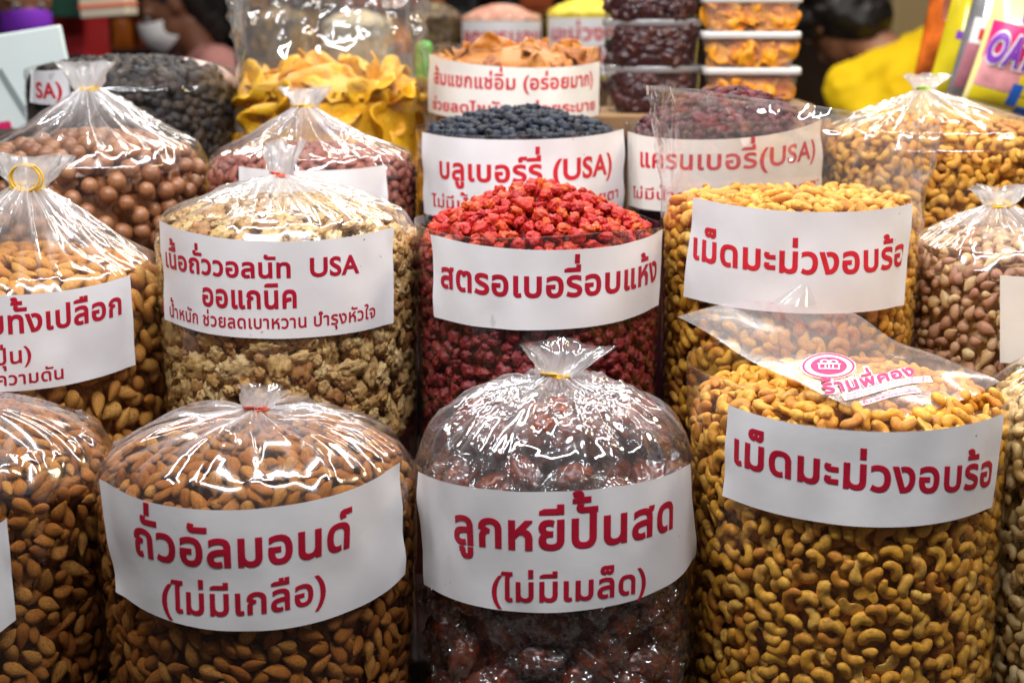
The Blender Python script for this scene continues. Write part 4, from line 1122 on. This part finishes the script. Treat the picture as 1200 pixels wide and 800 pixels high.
# bowl of the scoop lying hollow side down, with a short grip
wd = 0.046 * np.sqrt(np.clip(1 - (u * 1.02) ** 6, 0, 1)) * (0.30 + 0.70 * sstep(0.05, 0.38, u))
P = np.stack([(u - 0.5) * 0.13, v * wd, 0.034 * np.sqrt(np.clip(1 - v * v * 0.97, 0, 1)) * (0.3 + 0.7 * sstep(0.0, 0.35, u)) * np.sqrt(np.clip(1 - np.clip(u - 0.55, 0, 1) ** 2 * 4.5, 0, 1))], -1).reshape(-1, 3)
sc = link('scoop', mesh_np('scoop', P, grid_faces(24, 40), M['scoop']), None, tuple(c + np.array([0, 0, -0.005])), 'pale pink plastic scoop lying on the black raisins', 'scoop')
sc.rotation_euler = (rad(-30), rad(10), rad(-14))
mo = sc.modifiers.new('thick', 'SOLIDIFY'); mo.thickness = 0.0022

# ------------------------------------------------------------------ things behind the bags
def slab_box(name, px0, py0, px1, py1, Y, depth, mat, label, cat, tilt=0.0, yaw=0.0, group=None, bev=0.004):
    a, c = at(px0, py1, Y), at(px1, py0, Y)
    w_, h_ = abs(c[0] - a[0]), abs(c[2] - a[2])
    bm = bmesh.new(); box_bm(w_, depth, h_, (0, 0, h_ / 2), bev, bm)
    o = link(name, bm_mesh(name, bm, M[mat] if isinstance(mat, str) else mat), None, ((a[0] + c[0]) / 2, Y + depth / 2, min(a[2], c[2])), label, cat, group)
    o.rotation_euler = (0, tilt, yaw)
    return o, w_, h_
M['board'] = plain('pale_board', (0.62, 0.70, 0.68), 0.5, 0.4, 0.06, 6)
M['board_line'] = plain('grey_print', (0.22, 0.25, 0.26), 0.6, 0.3)
o, w_, h_ = slab_box('price_board', -60, 40, 92, 175, 2.78, 0.012, 'board', 'pale grey-green board leaning behind the raisins', 'board', rad(-9), rad(4))
bm = bmesh.new(); box_bm(0.010, 0.002, 0.11, (0.018, -0.0068, h_ * 0.42), 0, bm, Matrix.Rotation(rad(-20), 3, 'Y'))
link('printed_stroke', bm_mesh('printed_stroke', bm, M['board_line']), o)
bm = bmesh.new(); box_bm(0.024, 0.002, 0.02, (-0.012, -0.0068, h_ * 0.20), 0.004, bm)
link('printed_spot', bm_mesh('printed_spot', bm, M['pink']), o)
M['edge_paper'] = plain('cream_board_edge', (0.75, 0.66, 0.55), 0.6, 0.3)

# market hall behind: floor, back wall, pillar
M['floor'] = plain('grey_floor', (0.16, 0.14, 0.13), 0.5, 0.4, 0.25, 3)
V = np.array([[-8, -3, 0], [8, -3, 0], [8, 9, 0], [-8, 9, 0]], float)
link('floor', mesh_np('floor', V, np.array([[0, 1, 2, 3]]), M['floor'], False), None, None, None, None, None, 'structure')
M['wall'] = plain('dark_brown_wall', (0.05, 0.028, 0.018), 0.8, 0.2, 0.5, 3)
bm = bmesh.new(); box_bm(16, 0.1, 3.2, (0, 0, 1.6), 0, bm)
link('back_wall', bm_mesh('back_wall', bm, M['wall']), None, (0, 7.0, 0), 'dark brown wall at the back of the market hall', 'wall', None, 'structure')
M['pillar'] = plain('beige_pillar', (0.50, 0.36, 0.17), 0.6, 0.3, 0.12, 2)
a, c = at(1044, 90, 6.0), at(1098, 90, 6.0)
bm = bmesh.new(); box_bm(c[0] - a[0], 0.26, 3.1, (0, 0, 1.55), 0.02, bm)
link('pillar', bm_mesh('pillar', bm, M['pillar']), None, ((a[0] + c[0]) / 2, 6.15, 0), 'beige square pillar behind the person in yellow', 'pillar')
M['sign_red'] = plain('red_sign', (0.55, 0.015, 0.04), 0.5, 0.3); M['sign_white'] = plain('white_sign', (0.7, 0.68, 0.66), 0.5, 0.3, 0.2, 30)
o, w_, h_ = slab_box('hanging_sign', 1014, -30, 1042, 60, 6.2, 0.02, 'sign_white', 'red and white sign hanging left of the beige pillar', 'sign')
bm = bmesh.new(); box_bm(w_ + 0.002, 0.024, h_ * 0.52, (0, 0, h_ * 0.745), 0.002, bm); link('red_panel', bm_mesh('red_panel', bm, M['sign_red']), o)
bm = bmesh.new(); box_bm(w_ * 0.3, 0.03, h_ * 0.14, (0.0, 0, h_ * 0.28), 0.002, bm); link('printed_mark', bm_mesh('printed_mark', bm, M['board_line']), o)

# goods on a second counter across the aisle
M['counter'] = plain('counter_wood', (0.09, 0.045, 0.02), 0.6, 0.3, 0.3, 5)
Zc = at(600, 95, 4.0)[2]
bm = bmesh.new(); box_bm(1.04, 0.7, Zc, (0, 0, Zc / 2), 0.01, bm)
link('counter', bm_mesh('counter', bm, M['counter']), None, (at(505, 60, 4.0)[0], 4.3, 0), 'dark counter of a second stall across the aisle', 'counter')
def small_bag(px, half, Y, top_py, lab_py, kd, label, words=None, seed=1, col='paper', heap=0.03):
    """a smaller bag across the aisle"""
    c = at(px, top_py, Y); dep = (c - CAM) @ FW; R = half / FPX * dep
    bb = type('b', (), {})()
    t = thing('distant_bag', (c[0], Y, Zc), label, 'bag', 'bags on the counter across the aisle')
    ht = c[2] - Zc
    V, F = ringed([(R, 0.003), (R * 1.0, ht - 0.02), (R * 0.97, ht)], 72)
    link('bag_film', mesh_np('bag_film', V, F, M['clear_tub'], True, {'g': np.zeros(len(V))}), t)
    th, v = np.meshgrid(np.linspace(0, 2 * math.pi, 100, endpoint=False), np.arange(44))
    rr = np.concatenate([np.full(24, R * 0.955), R * 0.95 * np.linspace(1, 0.01, 20)]); zz = np.concatenate([np.linspace(0.004, ht - 0.012, 24), ht - 0.012 + heap * (1 - np.linspace(1, 0.01, 20) ** 2)])
    r = rr[v]; z = zz[v]
    q = 70.0
    d = 0.010 * (ridged(np.sin(th) * r * q + seed, np.cos(th) * r * q, z * q) - 0.5)
    r2 = np.maximum(r + d * (v < 24), 0.001); z2 = z + d * (v >= 24)
    V = np.stack([r2 * np.sin(th), -r2 * np.cos(th), z2], -1).reshape(-1, 3)
    link('filling', mesh_np('filling', V, grid_faces(44, 100, True), M[KIND[kd]['mat']] if kd in KIND else M[kd], True, {'p': V / 0.012, 'tint': vnoise(V[:, 0] * 60, V[:, 1] * 60, V[:, 2] * 60)}), None, t.location, f"goods filling the {label.split(' across')[0]}", 'dried fruit', None, 'stuff')
    if lab_py:
        a0, a1 = -rad(66), rad(66); z1 = at(px, lab_py, Y - R)[2] - Zc; z0 = max(0.01, z1 - 0.13)
        A, Zl = np.meshgrid(np.linspace(a0, a1, 40), np.linspace(z0, z1, 4))
        V = np.stack([(R + 0.004) * np.sin(A), -(R + 0.004) * np.cos(A), Zl], -1).reshape(-1, 3)
        lb = link('paper_label', mesh_np('paper_label', V, grid_faces(4, 40), M[col]), t)
        if words:
            Vs, Fs, n = [], [], 0
            for wds, zf, sz in words:
                V, F, W = layout(wds, 0.03)
                s = sz / 0.55
                A = (V[:, 0] - W / 2) * s / R
                Vs.append(np.stack([(R + 0.0052) * np.sin(A), -(R + 0.0052) * np.cos(A), z1 - zf + V[:, 1] * s], 1)); Fs.append(F + n); n += len(V)
            link('lettering', mesh_np('lettering', np.concatenate(Vs), np.concatenate(Fs), M['red_b'], False), lb)
    return t
M['olive'] = nut_mat('olive_brown_goods', [(0.16, 0.10, 0.03), (0.24, 0.17, 0.05), (0.10, 0.05, 0.02)], (1, 1, 1), 2.0, rough=0.5, contrast=0.6)
M['pinkgoods'] = nut_mat('pinkish_goods', [(0.60, 0.25, 0.17), (0.66, 0.36, 0.26)], (1, 1, 1), 2.0, rough=0.5, contrast=0.5)
M['yellowgoods'] = nut_mat('yellow_goods', [(0.85, 0.66, 0.02), (0.85, 0.72, 0.05)], (1, 1, 1), 2.0, rough=0.5, contrast=0.2)
M['palegoods'] = nut_mat('pale_goods', [(0.70, 0.62, 0.42), (0.6, 0.5, 0.34)], (1, 1, 1), 2.0, rough=0.5, contrast=0.4)
small_bag(510, 32, 4.1, 14, None, 'olive', 'bag of olive-brown goods across the aisle above the mango bag', None, 2)
small_bag(588, 48, 4.05, 16, 25, 'pinkgoods', 'bag of pinkish goods across the aisle, white label in red letters', [("ลูกพรุนอบ", 0.05, 0.026)], 3)
small_bag(688, 48, 4.05, 9, 21, 'yellowgoods', 'bag of bright yellow goods across the aisle beside the prune tubs', [("มะม่วงอบ", 0.05, 0.026), ("อบแห้ง", 0.10, 0.02)], 4)
small_bag(420, 42, 4.2, 22, None, 'palegoods', 'bag of pale goods across the aisle seen through the mango film', None, 5)
small_bag(330, 36, 4.25, 18, None, 'olive', 'dark bag of goods across the aisle behind the mango film', None, 6)
M['green_pack'] = plain('green_pack', (0.10, 0.48, 0.05), 0.4, 0.5, 0.2, 10)
o, *_ = slab_box('green_pack', 486, 48, 506, 96, 3.0, 0.06, 'green_pack', 'small bright green packet behind the mango bag', 'packet', bev=0.012)
M['orange_glow'] = plain('orange_pack', (0.75, 0.17, 0.02), 0.4, 0.5, 0.5, 9)
M['rust'] = plain('rust_pack', (0.42, 0.09, 0.03), 0.5, 0.4, 0.5, 9)
M['dkred'] = plain('red_cabinet', (0.40, 0.008, 0.012), 0.5, 0.4, 0.2, 3)
M['dkgreen'] = plain('dark_green_box', (0.012, 0.06, 0.04), 0.6, 0.3, 0.2, 3)
M['blackish'] = plain('black_cabinet', (0.010, 0.009, 0.010), 0.6, 0.3, 0.3, 3)
M['cream'] = plain('cream_carton', (0.72, 0.64, 0.50), 0.6, 0.3, 0.08, 8)
M['orange_stripe'] = plain('orange_print', (0.78, 0.14, 0.05), 0.5, 0.3)

def open_shelf(name, px0, px1, Y, label, mat, levels, goods, depth=0.4):
    """a shelf unit (side panels, boards, back panel) with packets standing on its boards"""
    a, c = at(px0, 40, Y), at(px1, 40, Y); w_ = c[0] - a[0]; cx = (a[0] + c[0]) / 2
    t = thing(name, (cx, Y, 0), label, 'shelf')
    for sx in (-1, 1):
        bm = bmesh.new(); box_bm(0.03, depth, 2.1, (sx * (w_ / 2 - 0.015), depth / 2, 1.05), 0.003, bm); link('side_panel', bm_mesh('side_panel', bm, M[mat]), t)
    bm = bmesh.new(); box_bm(w_ - 0.062, 0.02, 2.08, (0, depth - 0.012, 1.04), 0, bm); link('back_panel', bm_mesh('back_panel', bm, M[mat]), t)
    rg = random.Random(int(px0) + 3)
    for z in levels:
        bm = bmesh.new(); box_bm(w_ - 0.064, depth - 0.03, 0.024, (0, depth / 2 - 0.012, z), 0.002, bm); link('shelf_board', bm_mesh('shelf_board', bm, M[mat]), t)
        x = -w_ / 2 + 0.05
        while x < w_ / 2 - 0.10:
            pw, ph = rg.uniform(0.07, 0.12), rg.uniform(0.10, 0.17)
            mt, nm = rg.choice(goods)
            soft_pack((cx + x + pw / 2, Y + 0.07, z + 0.013), pw, ph, 0.05, mt, nm + ' on the ' + label.split(' behind')[0], 'snack_packet', rz=rg.uniform(-0.2, 0.2), group='packets on the ' + label.split(' behind')[0])
            x += pw + rg.uniform(0.004, 0.03)
    return t
def soft_pack(loc, w_, h_, d, mat, label, name='snack_packet', rz=0.0, tilt=0.0, group=None, prints=(), lean=0.0):
    """pillow packet with crimped ends; PRINTS are flat areas (x0, y0, x1, y1 in 0..1, material) lying on its swelling front"""
    def surf(u, v, side=1.0, lift=0.0):
        x = (u - 0.5) * w_ * (1 - 0.05 * np.sin(np.pi * v)); z = v * h_
        bulge = (np.clip(np.sin(np.pi * u), 0, 1) ** 0.6) * (np.clip((np.sin(np.pi * np.clip((v - 0.06) / 0.88, 0, 1))), 0, 1) ** 0.55)
        y = -side * (0.0012 + d / 2 * bulge * (1 + 0.14 * (vnoise(u * 6 + loc[0] * 50, v * 8, side) - 0.5)) + lift) + 0.003 * np.sin(u * 40) * ((v < 0.05) | (v > 0.95)) * 0.3
        return np.stack([x, y, z], -1)
    u, v = np.meshgrid(np.linspace(0, 1, 30), np.linspace(0, 1, 30))
    A = surf(u, v, 1.0).reshape(-1, 3); Bk = surf(u, v, -1.0).reshape(-1, 3)
    f = grid_faces(30, 30)
    o = link(name, mesh_np(name, np.concatenate([A, Bk]), np.concatenate([f, f[:, ::-1] + 900]), M[mat]), None, loc, label, 'packet', group)
    o.rotation_euler = (lean, tilt, rz)
    for i, (x0, y0, x1, y1, mt) in enumerate(prints):
        uu, vv = np.meshgrid(np.linspace(x0, x1, 14), np.linspace(y0, y1, 14))
        link('printed_area', mesh_np('printed_area', surf(uu, vv, 1.0, 0.0010 + 0.0006 * i).reshape(-1, 3), grid_faces(14, 14), M[mt]), o)
    return o, surf
GO = [('orange_glow', 'small orange packet'), ('rust', 'rust-coloured packet'), ('rust', 'rust-coloured packet'), ('blackish', 'black packet')]
ztop = at(100, 62, 6.3)[2]
open_shelf('goods_shelf', 78, 205, 6.3, 'dark shelf of orange packets behind the masked people', 'blackish', [ztop, ztop + 0.16, ztop - 0.3], GO)
open_shelf('goods_shelf', 380, 560, 5.6, 'long shelf of rust packets behind the second counter', 'blackish', [at(470, 14, 5.6)[2], at(470, 70, 5.6)[2]], [('rust', 'rust-coloured packet'), ('rust', 'rust-coloured packet'), ('orange_glow', 'small orange packet')])
open_shelf('goods_shelf', 590, 720, 5.7, 'short dark shelf behind the yellow goods bag', 'blackish', [at(650, 20, 5.7)[2]], [('rust', 'rust-coloured packet'), ('blackish', 'black packet')])
slab_box('cabinet', 200, -60, 262, 120, 6.2, 0.4, 'blackish', 'black cabinet between the masked person and the mango film', 'cabinet')
slab_box('cabinet', 56, -40, 96, 150, 4.9, 0.3, 'dkred', 'red cabinet behind the pale board', 'cabinet')
slab_box('storage_box', 58, -40, 94, 21, 4.72, 0.16, 'dkgreen', 'dark green box in front of the red cabinet', 'box')
o, w_, h_ = slab_box('striped_carton', 94, -24, 147, 20, 4.6, 0.14, 'cream', 'cream carton with an orange stripe hanging above the dark shelf', 'carton', rad(-4))
bm = bmesh.new(); box_bm(w_ + 0.004, 0.144, h_ * 0.10, (0, 0, h_ * 0.30), 0.001, bm); link('printed_stripe', bm_mesh('printed_stripe', bm, M['orange_stripe']), o)
bm = bmesh.new(); box_bm(w_ + 0.004, 0.144, h_ * 0.10, (0, 0, h_ * 0.66), 0.001, bm); link('printed_stripe', bm_mesh('printed_stripe', bm, M['orange_stripe']), o)

# hanging snack packets on the right
M['pk_yellow'] = plain('yellow_foil', (0.82, 0.66, 0.02), 0.22, 0.6, 0.12, 12, coat=0.6)
M['pk_orange'] = plain('orange_foil', (0.62, 0.13, 0.015), 0.22, 0.6, 0.5, 25, coat=0.6)
M['pk_silver'] = plain('silver_foil', (0.70, 0.70, 0.74), 0.22, 0.8, 0.25, 18, metal=0.8)
M['pk_cream'] = plain('pale_yellow_foil', (0.84, 0.74, 0.30), 0.22, 0.6, 0.08, 12, coat=0.6)
M['pk_magenta'] = plain('magenta_print', (0.62, 0.01, 0.16), 0.35, 0.5, 0.1, 15)
M['pk_pink'] = plain('rosy_print', (0.72, 0.32, 0.34), 0.35, 0.5, 0.35, 30)
M['pk_purple'] = plain('purple_print', (0.20, 0.04, 0.42), 0.35, 0.5, 0.1, 15)
M['pk_white'] = plain('white_foil', (0.82, 0.78, 0.80), 0.3, 0.6, 0.05, 15)
M['pk_red'] = plain('red_foil_print', (0.65, 0.03, 0.02), 0.35, 0.5, 0.3, 15)
M['pk_blue'] = plain('blue_print', (0.03, 0.14, 0.62), 0.35, 0.5, 0.2, 15)
M['pk_mauve'] = plain('mauve_print', (0.42, 0.16, 0.20), 0.35, 0.5, 0.3, 20)
def hang(px, top_py, bot_py, width_px, Y, mat, label, tilt, prints=(), d=0.085, rz=0.0):
    c0, c1 = at(px, bot_py, Y), at(px, top_py, Y)
    return soft_pack((c0[0], Y, c0[2]), width_px / FPX * Y, (c1[2] - c0[2]) / math.cos(tilt), d, mat, label, 'snack_packet', rz, tilt, 'snack packets beside the pillar', prints)
hang(1092, -40, 100, 46, 2.98, 'pk_orange', 'orange foil snack packet nearest the beige pillar', rad(9), [(0.25, 0.55, 0.75, 0.75, 'rust')])
hang(1106, -30, 125, 50, 2.9, 'pk_yellow', 'bright yellow snack packet between orange and silver ones', rad(13), [(0.2, 0.5, 0.85, 0.56, 'pk_purple')])
hang(1134, -40, 122, 56, 2.80, 'pk_silver', 'silver snack packet with red and mauve printed panels', rad(13), [(0.06, 0.10, 0.94, 0.42, 'pk_mauve'), (0.08, 0.42, 0.92, 0.60, 'pk_white'), (0.2, 0.45, 0.72, 0.53, 'pk_red')])
o, surf = hang(1168, -30, 136, 92, 2.72, 'pk_cream', 'large oat snack packet with purple letters OAT on a magenta band', rad(15),
               [(0.04, 0.36, 0.96, 0.62, 'pk_magenta'), (0.05, 0.17, 0.95, 0.38, 'pk_pink'), (0.05, 0.06, 0.95, 0.16, 'pk_yellow'), (0.55, 0.17, 0.85, 0.30, 'pk_yellow'), (0.50, 0.09, 0.64, 0.24, 'pk_blue'), (0.66, 0.05, 0.97, 0.10, 'pk_blue'), (0.34, 0.64, 0.54, 0.74, 'pk_purple')])
for bold, mt, lf in ((0.10, 'pk_white', 0.0060), (0.045, 'pk_purple', 0.0085)):
    V, F, W = layout("OAT", bold, 0.06, 0.18)
    link('lettering', mesh_np('lettering', surf(0.05 + V[:, 0] / W * 0.60, 0.345 + V[:, 1] * 0.28, 1.0, lf), F, M[mt], False), o)
hang(1235, -60, 150, 90, 2.85, 'pk_magenta', 'magenta snack packet behind the large oat packet at the photo edge', rad(10))
bm = bmesh.new(); box_bm(1.0, 0.02, 0.02, (0, 0, 0), 0.004, bm)
rail = link('hanging_rail', bm_mesh('hanging_rail', bm, M['pk_silver']), None, (at(1200, -60, 2.8)[0], 2.87, at(1200, -45, 2.8)[2]), 'metal rail the snack packets hang from', 'rail')

# ------------------------------------------------------------------ people across the aisle
M['skin'] = plain('brown_skin', (0.30, 0.135, 0.075), 0.5, 0.4, 0.08, 30)
M['skin_d'] = plain('darker_brown_skin', (0.17, 0.07, 0.04), 0.5, 0.4, 0.08, 30)
M['hair'] = plain('black_hair', (0.012, 0.009, 0.009), 0.45, 0.4, 0.4, 60, bump=0.8)
M['shirt_y'] = plain('yellow_cotton', (0.78, 0.52, 0.005), 0.8, 0.2, 0.06, 20)
M['shirt_p'] = plain('pink_cotton', (0.52, 0.24, 0.22), 0.8, 0.2, 0.08, 20)
M['shirt_d'] = plain('dark_cotton', (0.02, 0.022, 0.035), 0.8, 0.2, 0.1, 20)
M['mask_p'] = plain('purple_mask_cloth', (0.20, 0.03, 0.50), 0.7, 0.2, 0.05, 20)
M['mask_w'] = plain('white_mask_cloth', (0.74, 0.74, 0.78), 0.7, 0.2, 0.05, 20)
M['trousers'] = plain('dark_trousers', (0.03, 0.03, 0.045), 0.8, 0.2, 0.1, 20)
M['eye'] = plain('eye_white', (0.6, 0.58, 0.55), 0.2, 0.5); M['lip'] = plain('lip', (0.30, 0.08, 0.06), 0.5, 0.4)
def merged(name, segs, voxel, mat, root, smooth=4, noise=0.0):
    """one continuous surface from tapering limbs: (p0, r0, p1, r1[, squash])"""
    bm = bmesh.new()
    for s in segs:
        p0, r0, p1, r1 = Vector(s[0]), s[1], Vector(s[2]), s[3]
        sq = s[4] if len(s) > 4 else (1, 1, 1)
        L = (p1 - p0).length; n = max(2, int(L / (0.45 * min(r0, r1))) + 1)
        for i in range(n):
            f = i / (n - 1); p = p0.lerp(p1, f); r = r0 + (r1 - r0) * f
            bmesh.ops.create_icosphere(bm, subdivisions=2, radius=1, matrix=Matrix.Translation(p) @ Matrix.Diagonal((r * sq[0], r * sq[1], r * sq[2], 1)))
    me = bpy.data.meshes.new(name); bm.to_mesh(me); bm.free()
    o = bpy.data.objects.new(name, me); COL.objects.link(o)
    m = o.modifiers.new('r', 'REMESH'); m.mode = 'VOXEL'; m.voxel_size = voxel; m.use_smooth_shade = True
    m2 = o.modifiers.new('s', 'SMOOTH'); m2.iterations = smooth; m2.factor = 0.5
    dg = bpy.context.evaluated_depsgraph_get(); dg.update()
    me2 = bpy.data.meshes.new_from_object(o.evaluated_get(dg)); me2.name = name
    bpy.data.objects.remove(o); bpy.data.meshes.remove(me)
    me2.materials.append(M[mat])
    if noise:
        for v in me2.vertices:
            q = v.co * 60
            v.co += v.normal * noise * (float(vnoise(q.x, q.y, q.z)) - 0.3)
    me2.polygons.foreach_set('use_smooth', [True] * len(me2.polygons))
    return link(name, me2, root)
def person(head_px, yaw, label, skin, shirt, hair='short', mask=None, head_tilt=0.0, bend=0.0, roll=0.0):
    """standing figure facing -Y before YAW; BEND leans the upper body forward"""
    Rb = Matrix.Rotation(bend, 3, 'X'); hip = Vector((0, 0, 0.92))
    up = lambda x, y, z: tuple(hip + Rb @ (Vector((x, y, z)) - hip))
    hc = Vector(up(0, -0.02, 1.56)); Rh = Rb @ Matrix.Rotation(head_tilt, 3, 'X')
    hd = lambda x, y, z: tuple(hc + Rh @ Vector((x, y, z)))
    hp = Vector(at(*head_px)); RM = Matrix.Rotation(yaw, 3, 'Z') @ Matrix.Rotation(roll, 3, 'Y'); hgt = hp.z / (RM @ hc).z; loc = hp - RM @ hc * hgt
    t = thing('person', (loc.x, loc.y, 0), label, 'person', None, yaw)
    t.scale = (hgt,) * 3; t.rotation_euler = (0, roll, yaw)
    segs = [(up(0, 0.01, 1.36), 0.058, hd(0, 0.02, -0.08), 0.055),
            (hd(0, 0.012, 0.03), 0.092, hd(0, 0.0, 0.02), 0.090, (0.84, 1.02, 1.08)), (hd(0, -0.02, -0.05), 0.066, hd(0, -0.045, -0.085), 0.040, (0.95, 1, 1)),
            (hd(0, -0.088, 0.0), 0.010, hd(0, -0.112, -0.035), 0.015), (hd(-0.078, 0.01, -0.01), 0.022, hd(-0.08, 0.012, 0.015), 0.022, (0.4, 0.8, 1.2)), (hd(0.078, 0.01, -0.01), 0.022, hd(0.08, 0.012, 0.015), 0.022, (0.4, 0.8, 1.2)),
            (hd(-0.055, -0.078, 0.03), 0.012, hd(0.055, -0.078, 0.03), 0.012), (up(0, 0, 1.28), 0.10, up(0, 0, 0.98), 0.105, (1.35, 0.85, 1)), (up(-0.10, 0, 1.33), 0.07, up(0.10, 0, 1.33), 0.07)]
    arms = []
    for s in (-1, 1):
        sh, el, wr = up(s * 0.19, 0, 1.33), up(s * 0.235, 0.0, 1.06), up(s * 0.20, -0.17, 0.90)
        arms += [(sh, 0.052, el, 0.040), (el, 0.040, wr, 0.027)]
        w = Vector(wr); palm = w + Vector((0, -0.07, -0.03))
        arms += [(tuple(w), 0.024, tuple(palm), 0.028, (1.1, 1, 0.7))]
        for k, ln in enumerate((0.066, 0.074, 0.070, 0.055)):
            p = palm + Vector(((k - 1.5) * 0.019, -0.012, 0)); q = p + Vector((0, -ln * 0.55, -ln * 0.15)); e = q + Vector((0, -ln * 0.3, -ln * 0.45))
            arms += [(tuple(p), 0.0085, tuple(q), 0.0080), (tuple(q), 0.0080, tuple(e), 0.0068)]
        arms += [(tuple(w + Vector((-s * 0.018, -0.02, -0.01))), 0.012, tuple(w + Vector((-s * 0.05, -0.065, -0.025))), 0.009)]
        segs += [(up(s * 0.10, 0, 0.95), 0.09, (s * 0.10, 0.0, 0.50), 0.060), ((s * 0.10, 0, 0.50), 0.060, (s * 0.10, 0.02, 0.09), 0.040), ((s * 0.10, 0.02, 0.06), 0.042, (s * 0.10, -0.14, 0.035), 0.034)]
    merged('body', segs + arms, 0.0085, skin, t, 3)
    tor = [(up(0, 0, 1.28), 0.118, up(0, 0, 0.95), 0.125, (1.35, 0.9, 1)), (up(-0.13, 0, 1.335), 0.076, up(0.13, 0, 1.335), 0.076)]
    for s in (-1, 1): tor += [(up(s * 0.17, 0, 1.34), 0.074, up(s * 0.225, 0, 1.12), 0.062)]
    sh_ = merged('shirt', tor, 0.013, shirt, t, 4, 0.010)
    merged('trousers', [(up(0, 0, 0.95), 0.128, up(0, 0, 0.90), 0.128, (1.3, 0.9, 1))] + [((s * 0.10, 0, 0.92), 0.105, (s * 0.105, 0.01, 0.12), 0.066) for s in (-1, 1)], 0.016, 'trousers', t, 4)
    hs = [(hd(0, 0.035, 0.06), 0.098, hd(0, 0.03, 0.05), 0.096, (0.92, 1.0, 0.98)), (hd(0, -0.03, 0.09), 0.06, hd(0, 0.03, 0.1), 0.07, (1.1, 1, 0.7))]
    rg = random.Random(int(head_px[0]))
    if hair == 'curly':
        for i in range(70):
            a, e = rg.uniform(0, 6.28), rg.uniform(-0.5, 1.5)
            d = Vector((math.cos(a) * math.cos(e), math.sin(a) * math.cos(e), math.sin(e)))
            if d.y < -0.6 and d.z < 0.35: continue
            c_ = hd(d.x * 0.092, 0.03 + d.y * 0.105, 0.035 + d.z * 0.105); hs.append((c_, rg.uniform(0.018, 0.03), c_, 0.022))
        hs += [(hd(0, 0.06, -0.02), 0.085, hd(0, 0.075, -0.07), 0.062, (1.1, 1, 1))]
    else:
        hs += [(hd(0, 0.07, 0.0), 0.07, hd(0, 0.085, -0.07 if hair == 'short' else -0.16), 0.045, (1.2, 0.8, 1))]
    merged('hair', hs, 0.0075, 'hair', t, 1, 0.012)
    for s in (-1, 1):
        bm = bmesh.new(); bmesh.ops.create_uvsphere(bm, u_segments=12, v_segments=8, radius=0.011, matrix=Matrix.Translation(hd(s * 0.032, -0.079, 0.012)))
        e_ = link('eye', bm_mesh('eye', bm, M['eye'], True), t)
        bm = bmesh.new(); bmesh.ops.create_uvsphere(bm, u_segments=10, v_segments=6, radius=0.0062, matrix=Matrix.Translation(hd(s * 0.032, -0.0865, 0.012)))
        link('iris', bm_mesh('iris', bm, M['hair'], True), e_)
    if mask:
        u, v = np.meshgrid(np.linspace(-1, 1, 30), np.linspace(-1, 1, 24))
        x = 0.074 * np.sin(u * 1.25); y = -0.128 + 0.078 * (1 - np.cos(u * 1.35)) + 0.018 * v * v + 0.010 * np.maximum(-v, 0); z = -0.050 + 0.062 * v * (1 - 0.45 * np.abs(u) ** 1.5)
        P = np.array([hd(*q) for q in np.stack([x, y, z], -1).reshape(-1, 3)])
        mk = link('face_mask', mesh_np('face_mask', P, grid_faces(24, 30), M[mask]), t)
        mm = mk.modifiers.new('thick', 'SOLIDIFY'); mm.thickness = 0.002
    else:
        merged('mouth', [(hd(-0.02, -0.088, -0.062), 0.0065, hd(0.02, -0.088, -0.062), 0.0065, (1, 0.7, 1))], 0.003, 'lip', t, 1)
    return t
person((978, 22, 5.1), rad(-142), 'person in a yellow shirt with short black curly hair, turned away', 'skin', 'shirt_y', 'curly', None, rad(-6), rad(50), rad(16))
person((24, 2, 4.6), rad(30), 'person in a purple face mask and dark clothes behind the pale board', 'skin', 'shirt_d', 'short', 'mask_p', rad(10), rad(6))
person((196, 8, 5.6), rad(-66), 'person in a white face mask and pink shirt, dark hair', 'skin_d', 'shirt_p', 'long', 'mask_w', rad(10), rad(26))
